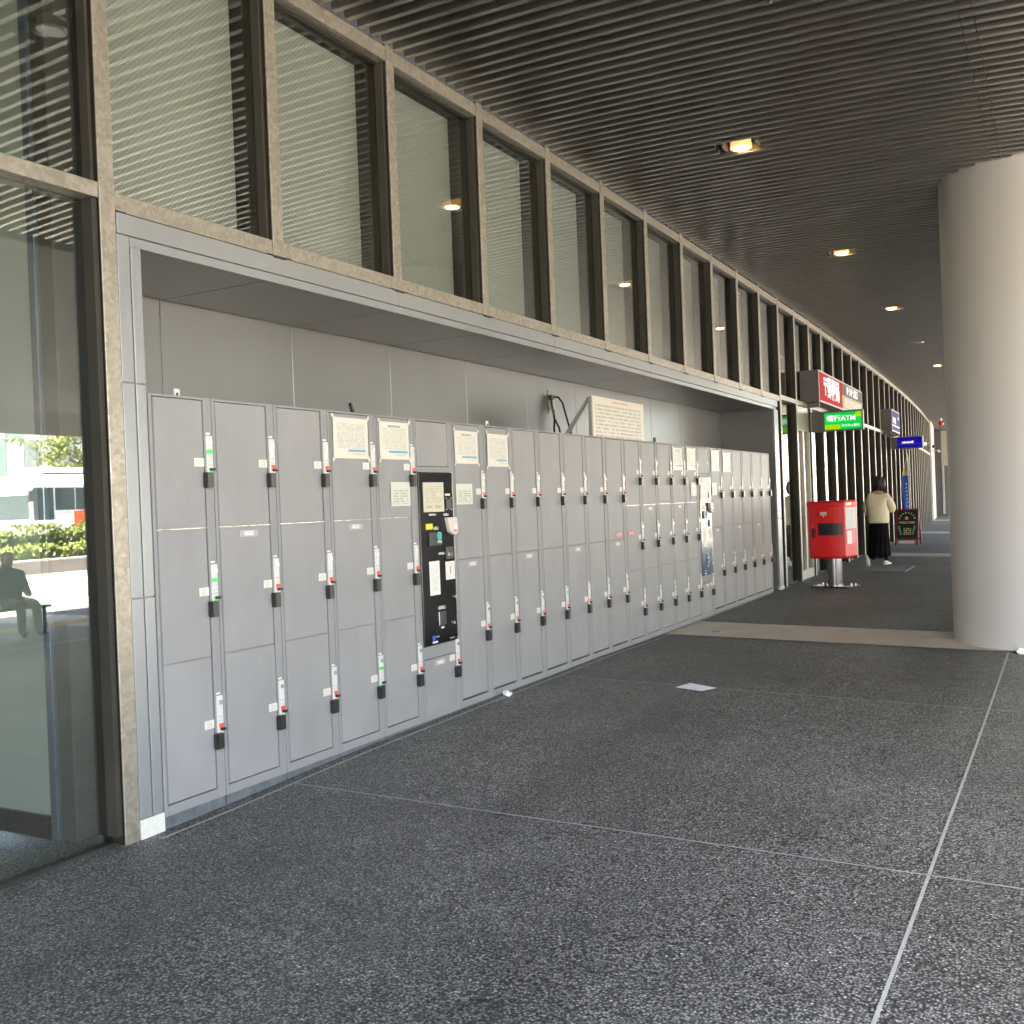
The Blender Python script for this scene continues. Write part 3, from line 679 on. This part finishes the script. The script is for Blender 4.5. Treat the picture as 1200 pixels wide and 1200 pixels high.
o = part('cup', MB().cyl((0, 0, 0), .04, .05, n=16), mat('cup_brown', (.35, .14, .08), .6), None, smooth=True); o.matrix_world = WM(11.28, -.3, 2.128); tag(o, 'little brown cup left on top of the lockers', 'cup')

# litter
def fz(x, y): return zf(x, y)
M['leaflet'] = print_material('leaflet_print', 7, paper=(.82, .82, .82), ink=(.5, .5, .55), amt=.4, axis=0, cols=10)
o = part('paper_leaflet', MB().add([(-.13, -.09, 0), (.13, -.10, .004), (.135, .09, 0), (-.125, .10, .006), (-.13, -.09, .0015), (.13, -.10, .0055), (.135, .09, .0015), (-.125, .10, .0075)], [(3, 2, 1, 0), (4, 5, 6, 7), (0, 1, 5, 4), (1, 2, 6, 5), (2, 3, 7, 6), (3, 0, 4, 7)]), M['paper'], None)
o.location = (1.32, 7.80, fz(1.32, 7.8)+.006); o.rotation_euler = (0, R(1.1), R(-18)); tag(o, 'white paper leaflet lying flat on the dark floor', 'paper')
def crumple(x, y, r, label):
    bm = bmesh.new(); bmesh.ops.create_icosphere(bm, subdivisions=2, radius=r)
    for v in bm.verts: v.co *= random.uniform(.55, 1.15); v.co.z *= .6
    me = bpy.data.meshes.new('crumpled_tissue'); bm.to_mesh(me); bm.free(); me.materials.append(M['paper'])
    o = link('crumpled_tissue', me, None, (x, y, fz(x, y)+r*.45)); tag(o, label, 'tissue')
crumple(.09, 6.94, .045, 'crumpled white tissue against the locker plinth'); crumple(3.53, 10.62, .055, 'scrap of white tissue at the foot of the round column')
o = tag(part('drain_cap', MB().cyl((0, 0, 0), .055, .004, n=24), M['steel'], None, smooth=True), 'small round metal cap set in the beige paving band', 'drain cap'); o.location = (.45, 11.1, fz(.45, 11.1)+.004)

# ------------------------------------------------------------------ signs
M['signred'] = emit('sign_red_face', (.85, .015, .02), .015, (.2, .004, .006)); M['signwhite'] = emit('sign_white', (1, .97, .95), .035, (.4, .4, .4))
M['signgrey'] = emit('sign_grey_face', (.33, .29, .25), .003, (.14, .12, .1)); M['signcream'] = emit('sign_cream_face', (.9, .82, .62), .012, (.32, .3, .22))
M['signgreen'] = emit('sign_green_face', (.0, .85, .10), .024, (0, .3, .05)); M['signlime'] = emit('sign_lime_face', (.5, .85, .0), .024, (.25, .4, 0))
M['signblue'] = emit('sign_blue_face', (.012, .004, .6), .014, (.01, .005, .25)); M['signpale'] = emit('sign_pale_blue', (.2, .17, .65), .008, (.03, .025, .09)); M['signrim'] = mat('sign_rim', (.3, .27, .24), .4)
t = thing('wall_sign', 'long red and grey illuminated post office sign over the door', 'sign', WM(20.95, .25, 0))
def wsign(t, L_, z0, z1):
    bx('case', (-.33, -.004, -L_, L_, z0, z1), M['signbox'], t, .004); bx('rim', (-.006, 0, -L_, L_, z0, z0+.03), M['signrim'], t); bx('rim', (-.006, 0, -L_, L_, z1-.03, z1), M['signrim'], t)
    bx('rim', (-.006, 0, -L_, -L_+.05, z0+.03, z1-.03), M['signrim'], t); bx('rim', (-.006, 0, L_-.05, L_, z0+.03, z1-.03), M['signrim'], t)
wsign(t, 2.5, 3.11, 3.67)
bx('red_face', (-.004, .002, -2.45, -.09, 3.14, 3.64), M['signred'], t); bx('grey_face', (-.004, .002, -.06, 2.45, 3.41, 3.64), M['signgrey'], t); bx('cream_face', (-.004, .002, -.06, 2.45, 3.14, 3.409), M['signcream'], t)
link('lettering', text_mesh('〒郵便局', .42, M['signwhite'], .012, .002), t, mw=Matrix.Translation((.004, -1.25, 3.39)) @ VOFF)
link('lettering', text_mesh('ゆうゆう窓口', .2, M['signwhite'], .004, .002, sx=1.2), t, mw=Matrix.Translation((.004, 1.15, 3.52)) @ VOFF)
link('small_print', MB().box(.002, .003, .2, 2.2, 3.19, 3.36).mesh('small_print', print_material('sign_small_print', 3, paper=(.4, .37, .28), ink=(.15, .13, .1), amt=.6, cols=16)), t)
for y in (-2.2, 0, 2.2): bx('bracket', (-.36, -.05, y-.03, y+.03, 3.03, 3.11), M['signbox'], t)
t = thing('projecting_sign', 'green bank machine sign sticking out from the building front', 'sign', Matrix.Translation((0, 19.0, 0)))
bx('case', (-.11, .79, .006, .14, 2.60, 2.96), M['signbox'], t, .004); bx('green_face', (.125, .765, -.002, .004, 2.625, 2.925), M['signgreen'], t)
bx('lime_patch', (.13, .40, -.006, -.003, 2.63, 2.715), M['signlime'], t); bx('lime_patch', (.665, .76, -.006, -.003, 2.83, 2.92), M['signlime'], t)
link('lettering', text_mesh('銀行ATM', .125, M['signwhite'], .003, .002), t, mw=Matrix.Translation((.415, -.006, 2.815)) @ VOFY)
link('lettering', text_mesh('ゆうちょ銀行', .052, M['signwhite'], .001, .002), t, mw=Matrix.Translation((.58, -.006, 2.685)) @ VOFY)
t = thing('wall_sign', 'short pale blue illuminated sign on the front farther along', 'sign', WM(30.0, .25, 0))
wsign(t, 1.0, 3.08, 3.67)
bx('blue_face', (-.004, .002, -.95, .95, 3.11, 3.64), M['signpale'], t); bx('white_bar', (.002, .004, -.95, .95, 3.225, 3.26), M['signwhite'], t)
for a, b, c_, d_ in ((-.75, -.45, 3.32, 3.47), (-.35, -.05, 3.30, 3.46), (.55, .75, 3.45, 3.53)): bx('white_mark', (.002, .004, a, b, c_, d_), M['signwhite'], t)
for y in (-.8, 0, .8): bx('bracket', (-.36, -.05, y-.03, y+.03, 3.0, 3.08), M['signbox'], t)
t = thing('projecting_sign', 'deep blue sign with a pale stripe sticking out from the front', 'sign', Matrix.Translation((0, 31.0, 0)))
bx('case', (-.60, .38, .006, .14, 2.65, 3.0), M['signbox'], t, .004); bx('blue_face', (-.30, .35, -.002, .004, 2.68, 2.975), M['signblue'], t); bx('pale_stripe', (-.295, .345, -.005, -.003, 2.765, 2.785), M['signpale'], t)
for k in range(7): bx('white_mark', (-.17+k*.045, -.135+k*.045, -.006, -.003, 2.805, 2.85+(.02 if k == 6 else .006*(k % 2))), M['signwhite'], t)
bx('floodlight', (.40, .47, .04, .1, 2.72, 2.80), emit('flood_white', (1, .95, .85), .06), t, .01)

# ------------------------------------------------------------------ post box
pb = thing('post_box', 'red post box with a black front panel on a steel post', 'post box', Matrix.Translation((.64, 16.78, -.012)) @ Matrix.Rotation(R(-11), 4, 'Z'))
def plan(w2, d2, bulge, z):
    pts = []
    for k in range(9):
        a = -1+2*k/8; pts.append((a*w2, -d2-bulge*(1-a*a), z))
    return pts+[(w2, d2, z), (-w2, d2, z)]
part('body', MB().loft([plan(.275, .225, .05, .47), plan(.297, .245, .055, .5), plan(.297, .245, .055, 1.30)]), M['mailred'], pb, .006)
part('lid', MB().loft([plan(.31, .26, .06, 1.285), plan(.312, .262, .062, 1.35), plan(.29, .24, .055, 1.378)]), M['mailred'], pb, .006)
def front(nm_, x0, x1, z0, z1, mt, d=.004):
    mb = MB(); n = 6; rings = []
    for k in range(n+1):
        x = x0+(x1-x0)*k/n; y = -.245-.055*(1-(x/.297)**2)
        rings.append([(x, y-d, z0), (x, y-d, z1), (x, y+.01, z1), (x, y+.01, z0)])
    mb.loft(rings); return part(nm_, mb, mt, pb)
front('front_panel', -.115, .265, .84, 1.03, M['black'])
front('slot_frame', -.24, -.155, .80, .95, mat('slot_red_dark', (.25, .01, .01), .4)); front('slot_opening', -.225, -.195, .81, .94, M['gap'], .006)
front('post_mark', -.075, .035, 1.185, 1.205, M['white']); front('post_mark', -.075, .035, 1.155, 1.178, M['white']); front('post_mark', -.03, -.01, 1.125, 1.157, M['white'])
front('key_sticker', -.23, -.205, .975, .985, M['white'])
bx('side_poster', (.298, .3005, -.20, .2, .93, 1.26), print_material('side_poster_print', 12, paper=(.5, .52, .52), ink=(.3, .35, .35), amt=.5, cols=10), pb)
bx('side_sticker', (.298, .3005, -.20, .17, .70, .91), mat('sticker_pink', (.6, .07, .12), .4), pb); bx('side_label', (.3005, .302, -.17, .02, .69, .9), M['white'], pb)
bx('lid_label', (.313, .3155, -.22, .0, 1.30, 1.345), mat('label_yellow', (.75, .55, .3), .4), pb)
part('post', MB().cyl((0, .02, .02), .118, .47, n=40), M['steel'], pb, smooth=True)
part('base_plate', MB().box(-.32, .32, -.2, .24, .0, .026), M['steel'], pb, .004)
for x in (-.27, -.2, .2, .27):
    for y in (-.15, .19): part('bolt', MB().cyl((x, y, .026), .016, .03, n=8), M['steel'], pb)

# ------------------------------------------------------------------ mat, chalkboard, banner, far fittings
o = tag(bx('floor_mat', (.30, 1.26, 20.12, 21.46, -.03, -.006), M['mat'], None, .004), 'flat grey mat on the floor under the walking person', 'mat')
M['wood'] = mat('maroon_wood', (.16, .022, .022), .45, 0, .2, 12, stretch=(1, 1, .1)); M['chalk'] = mat('chalkboard_black', (.006, .008, .007), .5)
ab = thing('chalkboard_sign', 'maroon framed chalkboard stand with coloured drawings and welcome lettering', 'chalkboard', Matrix.Translation((.17, 29.0, .0)) @ Matrix.Rotation(R(-6), 4, 'Z'))
def tilt(sg): return Matrix.Translation((0, 0, .97)) @ Matrix.Rotation(sg*R(13), 4, 'X')
for sg in (-1, 1):
    T = tilt(sg)
    for x in (-.27, .27): part('leg', MB().box(x-.025, x+.025, -.014, .014, -.98, 0, M=T), M['wood'], ab)
    part('crossbar', MB().box(-.245, .245, -.013, .013, -.045, 0, M=T), M['wood'], ab); part('crossbar', MB().box(-.245, .245, -.013, .013, -.84, -.79, M=T), M['wood'], ab)
T = tilt(-1); bd = part('board', MB().box(-.245, .245, -.01, .006, -.79, -.045, M=T), M['chalk'], ab)
TT = T @ Matrix.Translation((0, -.0125, 0)) @ VOFY
link('lettering', text_mesh('WELCOME', .085, M['white'], .0015, .001), bd, mw=TT @ Matrix.Translation((.0, -.37, 0)))
CM = [mat('chalk_'+n, c, .8) for n, c in (('pink', (.7, .4, .35)), ('lime', (.5, .65, .25)), ('mint', (.2, .6, .4)), ('cream', (.75, .7, .5)))]
for k in range(8):
    a = R(165-150*k/7); x, z = .2*math.cos(a), -.30+.2*math.sin(a)
    part('bunting', MB().box(x-.02, x+.02, -.0135, -.0105, z-.02, z+.02, M=T), CM[k % 4], bd)
part('drawn_bun', MB().cyl((0, 0, 0), .045, .003, 'y', 16), mat('bun_yellow', (.75, .5, .15), .8), bd).matrix_local = T @ Matrix.Translation((-.01, -.0135, -.25))
for e in (-1, 1):
    for k in range(5):
        part('drawn_leaf', MB().loft([[(e*(.2-.012*k)+x, y, -.48-.05*k+z) for x, z in ((-.035, .012), (0, .024), (.035, -.005), (0, -.02))] for y in (-.0135, -.0105)]), CM[2], bd).matrix_local = T
link('small_print', MB().box(-.11, .14, -.0125, -.0105, -.72, -.48).mesh('small_print', print_material('chalk_print', 5, paper=(.006, .008, .007), ink=(.6, .6, .35), amt=1, axis=0, cols=12)), bd, mw=T)
bx('white_sheet', (-.19, .2, -.235, -.23, .06, .14), M['white'], ab)
bn = thing('banner_flag', 'tall narrow blue and white feather banner behind the chalkboard', 'banner', Matrix.Translation((-.40, 33, 0)))
part('pole', MB().tube([(.11, 0, .0), (.11, 0, 2.45), (.08, 0, 2.6)], .012), M['white'], bn, smooth=True)
part('base', MB().cyl((.11, 0, -.01), .16, .05, n=24), M['signbox'], bn, smooth=True)
def cloth(nm_, z0, z1, w0, w1, mt):
    mb = MB(); g = 10
    mb.loft([[(.1-(w0+(w1-w0)*i/g)*(1-u_), .03*math.sin(u_*5+z*3)+dy, z) for u_, dy in ((1, 0), (.66, 0), (.33, 0), (0, 0), (0, .004), (.33, .004), (.66, .004), (1, .004))] for i in range(g+1) for z in [z0+(z1-z0)*i/g]])
    return part(nm_, mb, mt, bn, smooth=True)
cloth('cloth', .75, 1.9, .19, .17, mat('banner_blue', (.03, .14, .6), .7)); cloth('cloth_top', 1.905, 2.58, .17, .02, mat('banner_cream', (.75, .62, .4), .7, 0, .3, 5))
bx('lettering_strip', (.02, .08, -.05, -.045, .8, 1.8), print_material('banner_print', 9, paper=(.03, .14, .6), ink=(.8, .8, .8), amt=.9, axis=0, cols=3, y0=.1, y1=.9), bn)
t = thing('hanging_lamp', 'red globe alarm lamp hanging under the ceiling at the far end', 'lamp', Matrix.Translation((-1.05, 50.3, 4.42)))
bm = bmesh.new(); bmesh.ops.create_uvsphere(bm, u_segments=20, v_segments=12, radius=.12)
for f in bm.faces: f.smooth = True
me = bpy.data.meshes.new('globe'); bm.to_mesh(me); bm.free(); me.materials.append(mat('lamp_red', (.6, .015, .02), .2)); link('globe', me, t); part('stem', MB().cyl((0, 0, .1), .05, .2, n=12), M['white'], t, smooth=True)
t = thing('security_camera', 'black security camera on a bracket by the white end wall', 'camera', WM(49, .15, 3.4))
part('bracket', MB().tube([(-.2, 0, .1), (.1, 0, .1), (.1, 0, .0)], .02), M['white'], t); bx('camera_body', (.03, .17, -.3, .1, -.12, 0), M['black'], t, .02)
t = thing('security_camera', 'white security camera beside the dark gap of the end wall', 'camera', WM(50.6, .3, 3.2))
part('bracket', MB().tube([(-.3, 0, .05), (.1, 0, .0)], .02), M['white'], t); part('camera_body', MB().cyl((.1, -.15, -.02), .06, .3, 'y', 14), M['white'], t, smooth=True)

# ================================================================== people
def skin(name, nodes, edges, mts, sub=2, root=0, smooth=True):
    me = bpy.data.meshes.new(name); me.from_pydata([n[0] for n in nodes], edges, []); o = bpy.data.objects.new(name, me); COL.objects.link(o)
    o.modifiers.new('k', 'SKIN').use_smooth_shade = smooth
    for i, n in enumerate(nodes):
        r = n[1]; me.skin_vertices[0].data[i].radius = r if isinstance(r, tuple) else (r, r)
    me.skin_vertices[0].data[root].use_root = True
    sm = o.modifiers.new('s', 'SUBSURF'); sm.levels = sub; sm.render_levels = sub
    bpy.context.view_layer.update()
    m2 = bpy.data.meshes.new_from_object(o.evaluated_get(bpy.context.evaluated_depsgraph_get())); bpy.data.objects.remove(o); m2.name = name
    m2.materials.clear()
    for mt in mts: m2.materials.append(mt)
    return m2
M['skin'] = mat('skin', (.52, .33, .24), .5); M['sweater'] = mat('cream_knit', (.88, .80, .62), .85, 0, .06, 8, .5, 120)
M['skirt'] = mat('black_skirt', (.004, .004, .0045), .9, spec=.15); M['hair'] = mat('dark_brown_hair', (.018, .009, .008), .65, 0, .4, 60, stretch=(1, 1, .08)); M['shoe'] = mat('white_shoe', (.72, .70, .65), .5); M['coat'] = mat('black_coat', (.012, .013, .014), .8)
pr = thing('person', 'person in a cream sweater and long black skirt walking away with white shoes', 'person', Matrix.Translation((.60, 21.5, -.01)) @ Matrix.Rotation(R(-4), 4, 'Z'))
N = [((0, 0, .98), (.12, .10)), ((0, .01, 1.2), (.11, .09)), ((0, .02, 1.4), (.10, .09)), ((.01, .03, 1.50), .05), ((.015, .05, 1.58), .062), ((.02, .06, 1.66), .085), ((.02, .05, 1.745), .065),
     ((-.17, .02, 1.42), .05), ((-.23, .04, 1.15), .04), ((-.2, .2, .98), .03), ((.17, .02, 1.42), .05), ((.25, .0, 1.17), .04), ((.21, .22, 1.12), .03),
     ((-.09, 0, .9), .085), ((-.12, -.02, .5), .055), ((-.19, -.22, .17), .036), ((.09, 0, .9), .085), ((.09, .1, .5), .055), ((.1, .12, .09), .036),
     ((-.14, .27, .96), .025), ((.17, .29, 1.15), .025), ((.025, .165, 1.63), .012)]
Eg = [(0, 1), (1, 2), (2, 3), (3, 4), (4, 5), (5, 6), (2, 7), (7, 8), (8, 9), (2, 10), (10, 11), (11, 12), (0, 13), (13, 14), (14, 15), (0, 16), (16, 17), (17, 18), (9, 19), (12, 20), (5, 21)]
bm_ = skin('body', N, Eg, [M['skin'], M['skirt']])
for p in bm_.polygons:
    if p.center.z < .9: p.material_index = 1
link('body', bm_, pr)
for e, hand, fw in ((-1, (-.14, .28, .96), Vector((.3, .9, -.1))), (1, (.17, .30, 1.15), Vector((-.3, .9, .1)))):
    for k in range(5):
        b0 = Vector(hand)+Vector((0, 0, .024-.012*k)); L_ = (.05, .075, .08, .075, .055)[k]
        part('finger', MB().tube([b0, b0+fw.normalized()*L_*.6, b0+fw.normalized()*L_*.8+Vector((-e*.03, 0, -.01))], [.009, .008, .006], 6), M['skin'], pr, smooth=True)
bx('phone', (.06, .14, .35, .362, 1.10, 1.24), M['black'], pr, .004)
link('sweater', skin('sweater', [((0, 0, .82), (.215, .15)), ((0, 0, .9), (.235, .17)), ((0, .0, 1.1), (.23, .17)), ((0, .01, 1.3), (.20, .14)), ((0, .02, 1.42), (.13, .10)), ((0, .025, 1.475), (.085, .075)),
      ((-.17, .01, 1.385), .09), ((-.245, .03, 1.15), .078), ((-.21, .16, 1.0), .06), ((.18, .01, 1.385), .09), ((.275, -.01, 1.16), .085), ((.235, .17, 1.10), .06)],
      [(0, 1), (1, 2), (2, 3), (3, 4), (4, 5), (3, 6), (6, 7), (7, 8), (3, 9), (9, 10), (10, 11)], [M['sweater']]), pr)
rings = []
for i in range(14):
    tt = i/13; z = .86-.68*tt; ring = []
    for k in range(64):
        a = 2*math.pi*k/64; pl = 1+(.02+.05*tt)*math.cos(13*a+2*tt); rx = (.185+.025*tt)*pl; ry = (.14+.11*tt)*pl
        zz = z+(.05*math.sin(a+2.2)*tt if i > 8 else 0)+(.02*math.cos(9*a)*tt if i == 13 else 0)
        ring.append((rx*math.cos(a)-.0*tt, ry*math.sin(a)-.02*tt, zz))
    rings.append(ring)
part('skirt', MB().loft(rings), M['skirt'], pr, smooth=True)
def shoe(mw):
    mb = MB(); rings = []
    for y, wx, h0, h1 in ((-.11, .022, .0, .05), (-.095, .036, 0, .085), (-.04, .04, 0, .095), (.03, .044, 0, .07), (.1, .046, 0, .05), (.14, .036, .004, .036), (.155, .016, .01, .025)):
        rings.append([(wx*math.cos(a), y, (h0+h1)/2+(h1-h0)/2*math.sin(a)) for a in [2*math.pi*k/16 for k in range(16)]])
    mb.loft(rings); o = part('shoe', mb, M['shoe'], pr, smooth=True); o.matrix_local = mw
shoe(Matrix.Translation((.1, .15, .012)) @ Matrix.Rotation(R(-14), 4, 'Z'))
shoe(Matrix.Translation((-.2, -.21, .115)) @ Matrix.Rotation(R(-62), 4, 'X'))
bm = bmesh.new(); bmesh.ops.create_uvsphere(bm, u_segments=36, v_segments=24, radius=1)
for v in bm.verts:
    x, y, z = v.co; fl = 1+.12*max(0, -z)
    v.co = Vector((x*.135*fl+.02, y*.135*fl+.035, z*.155+1.645+(.0 if z > -.5 else .02*math.sin(9*math.atan2(y, x)))))
    v.co += v.normal*random.uniform(-.004, .006)
bmesh.ops.delete(bm, geom=[v for v in bm.verts if v.co.y > .10 and v.co.z < 1.70 and abs(v.co.x-.02) < .1], context='VERTS')
for f in bm.faces: f.smooth = True
me = bpy.data.meshes.new('hair'); bm.to_mesh(me); bm.free(); me.materials.append(M['hair']); link('hair', me, pr)
# person on the bench, seen in the near glass
BY = 9.35; BX = 9.55; zb_ = zf(9, 9)
sp = thing('person', 'seated person in a dark coat on the bench, mirrored in the near glass', 'person', Matrix.Translation((BX, BY, zb_)))
N = [((0, 0, .55), (.17, .16)), ((.03, 0, .75), (.19, .16)), ((.02, 0, .95), (.2, .14)), ((0, 0, 1.02), .06), ((-.03, 0, 1.10), .085), ((-.04, 0, 1.19), .1), ((-.03, 0, 1.26), .07),
     ((0, -.22, .92), .075), ((-.05, -.27, .68), .06), ((-.3, -.15, .62), .045), ((0, .22, .92), .075), ((-.05, .27, .68), .06), ((-.3, .15, .62), .045),
     ((-.1, -.1, .52), .1), ((-.48, -.12, .5), .075), ((-.5, -.13, .12), .05), ((-.6, -.13, .06), .05), ((-.1, .1, .52), .1), ((-.48, .12, .5), .075), ((-.5, .13, .12), .05), ((-.6, .13, .06), .05)]
Eg = [(0, 1), (1, 2), (2, 3), (3, 4), (4, 5), (5, 6), (2, 7), (7, 8), (8, 9), (2, 10), (10, 11), (11, 12), (0, 13), (13, 14), (14, 15), (15, 16), (0, 17), (17, 18), (18, 19), (19, 20)]
b2 = skin('body', N, Eg, [M['coat'], M['skin'], M['hair']])
for p in b2.polygons:
    if p.center.z > 1.04: p.material_index = 2 if (p.center.x > -.07 or p.center.z > 1.22) else 1
    elif p.center.x < -.32 and p.center.z > .55: p.material_index = 1
link('body', b2, sp)
bc = thing('bench', 'dark slatted bench under the canopy edge, mirrored in the near glass', 'bench', Matrix.Translation((BX+.08, BY-.3, zb_)))
for k in range(5): bx('seat_slat', (-.25+k*.1, -.17+k*.1, -.9, .9, .40, .43), M['signbox'], bc, .004)
for y in (-.8, .8): bx('leg', (-.22, .22, y-.03, y+.03, 0, .40), M['steel'], bc, .004)

# ================================================================== across the road (mirrored in the glass)
pw_ = thing('planter_wall', 'low concrete planter wall along the far side of the road', 'wall')
bx('wall_face', (28, 28.3, -40, 90, -.37, .12), M['kerb'], pw_, .01); bx('coping', (27.95, 28.35, -40, 90, .12, .2), M['whitewall'], pw_, .01); bx('soil_bed', (28.36, 33.1, -40, 90, -.37, .05), M['soil'], pw_)
LM = [mat('leaf_'+n, c, .5, 0, .3, 3) for n, c in (('lime', (.22, .26, .03)), ('mid', (.12, .17, .03)), ('pale', (.30, .30, .10)))]
def leaves(mb, pts, size):
    for p in pts:
        d = Vector((random.gauss(0, 1), random.gauss(0, 1), random.gauss(.4, 1))).normalized(); a = d.orthogonal().normalized(); b = d.cross(a); sz = size*random.uniform(.6, 1.3)
        p = Vector(p); mb.add([p-a*sz, p+b*sz*.5, p+a*sz, p-b*sz*.5], [(0, 1, 2, 3)], random.choice((0, 0, 1, 2)))
def hedge(x0, x1, z1, label):
    t = thing('hedge', label, 'hedge', None, 'hedges on the planter'); mb = MB(); pts = []
    for _ in range(9000):
        y = random.uniform(18, 44); hz = z1*(1+.12*math.sin(2.3*y+x0)+.08*math.sin(6.1*y)); fc = random.random()
        x = random.uniform(x0, x1) if fc < .45 else x0+random.random()*.25
        z = hz-random.random()*.15 if fc < .45 else random.uniform(.05, hz)
        pts.append((x, y, z))
    leaves(mb, pts, .1); struct(part('foliage', mb, LM, t), 'stuff')
    bx('branches', (x0+.2, x1-.2, 18, 44, .0, z1*.8), mat('hedge_dark', (.03, .04, .015), .9), t)
hedge(28.7, 30.3, .62, 'lower lime green clipped hedge behind the planter wall'); hedge(30.9, 32.6, 1.28, 'taller lime green hedge row next to the bus')
def tree(x, y, h_, label):
    t = thing('street_tree', label, 'tree', Matrix.Translation((x, y, .30)), 'street trees behind the bus')
    M['bark'] = M.get('bark') or mat('bark', (.22, .17, .13), .9, 0, .3, 10)
    br = MB(); br.tube([(0, 0, 0), (.05, 0, h_*.3), (0, .1, h_*.6), (0, .1, h_*.9)], [.16, .13, .09, .03]); part('trunk', br, M['bark'], t, smooth=True)
    mb = MB(); 
    for k in range(16):
        a = random.uniform(0, 6.28); z0 = h_*random.uniform(.25, .7); L_ = h_*random.uniform(.22, .4); e = Vector((math.cos(a)*L_, math.sin(a)*L_, z0+L_*.7)); st = Vector((.03, .05, z0))
        part('limb', MB().tube([st, st.lerp(e, .5)+Vector((0, 0, .1)), e], [.05, .03, .012], 6), M['bark'], t, smooth=True)
        for j in range(7):
            c_ = st.lerp(e, random.uniform(.45, 1.1))+Vector([random.gauss(0, .3) for _ in range(3)])
            leaves(mb, [c_+Vector((random.gauss(0, .26), random.gauss(0, .26), random.gauss(0, .15))) for _ in range(38)], .13)
    struct(part('crown', mb, LM, t), 'stuff')
tree(41.5, 36.6, 8.0, 'loose yellow green tree rising straight behind the white bus'); tree(43.5, 41.5, 8.8, 'second loose yellow green tree farther behind the bus')
ob = thing('office_building', 'pale office block clad in vertical white, grey and green panels', 'building', Matrix.Translation((58, 0, 0)))
bx('wall', (0, 14, 0, 130, -.35, 24), M['whitewall'], ob)
PM = [mat('clad_'+n, c, .4) for n, c in (('white', (.72, .75, .74)), ('grey', (.36, .40, .38)), ('green', (.36, .52, .42)), ('warm', (.45, .43, .36)))]
pmesh = [MB().box(-.08, 0, .03, 1.27, .04, 3.36).mesh('cladding_panel', p_, .01) for p_ in PM]
for i in range(34):
    for j in range(6):
        k = 0 if (i+j) % 2 else random.choice((1, 1, 2, 3)); link('cladding_panel', pmesh[k], ob, (0, 24+1.3*i, .2+3.4*j))
bus = thing('bus', 'white city bus with orange rear panel parked beyond the hedge', 'bus', Matrix.Translation((36, 28.4, .30)))
M['busw'] = mat('bus_white', (.75, .76, .75), .3, 0, .03, 2); M['busg'] = mat('bus_glass', (.06, .08, .08), .08); M['orange'] = mat('bus_orange', (.75, .12, .03), .35); M['tyre'] = mat('tyre', (.02, .02, .02), .7)
prof = [(0, .35), (0, 2.9), (.25, 3.42), (2.25, 3.42), (2.5, 2.9), (2.5, .35)]
part('body', MB().loft([[(x, y, z if not (y < .5 and z > 3) else 3.3) for x, z in prof] for y in (0, .3, 10.5)]), M['busw'], bus, .05)
bx('windscreen', (.12, 2.38, -.03, -.002, 1.35, 2.42), M['busg'], bus, .03); bx('destination_display', (.3, 2.2, -.028, -.002, 2.58, 3.1), mat('display_grey', (.25, .24, .2), .3), bus, .02)
for y0, y1 in ((.12, .6), (.66, 1.12), (1.2, 2.2), (2.26, 3.3), (3.4, 5.4), (5.5, 8.6)): bx('window', (-.02, -.002, y0, y1, 1.3 if y0 < 1 else 1.72, 2.72), M['busg'], bus, .02)
bx('door_panel', (-.025, -.002, .12, 1.14, .4, 1.26), M['busw'], bus, .01); bx('orange_panel', (-.015, -.001, 2.15, 10.4, .6, 1.66), M['orange'], bus)
for y in (2.3, 7.6):
    wl = part('wheel', MB().cyl((-.02, y, .48), .48, .3, 'x', 28), M['tyre'], bus, smooth=True); part('rim', MB().cyl((-.04, y, .48), .26, .05, 'x', 20), M['steel'], wl, smooth=True)
    part('wheel_arch', MB().cyl((-.01, y, .5), .6, .02, 'x', 28), M['gap'], bus, smooth=True)
for x in (.3, 2.1): bx('headlight', (x-.18, x+.18, -.04, -.002, .7, .9), M['chrome'], bus, .02)
bx('indicator', (.0, .12, -.035, -.002, .7, .95), M['orange'], bus, .01); bx('bumper', (.02, 2.48, -.12, -.002, .38, .62), M['busw'], bus, .03)
bx('roof_unit', (.4, 2.1, .9, 6.6, 3.4, 3.66), M['busw'], bus, .1); bx('mirror', (-.35, -.15, -.25, -.1, 2.1, 2.6), M['black'], bus, .03)
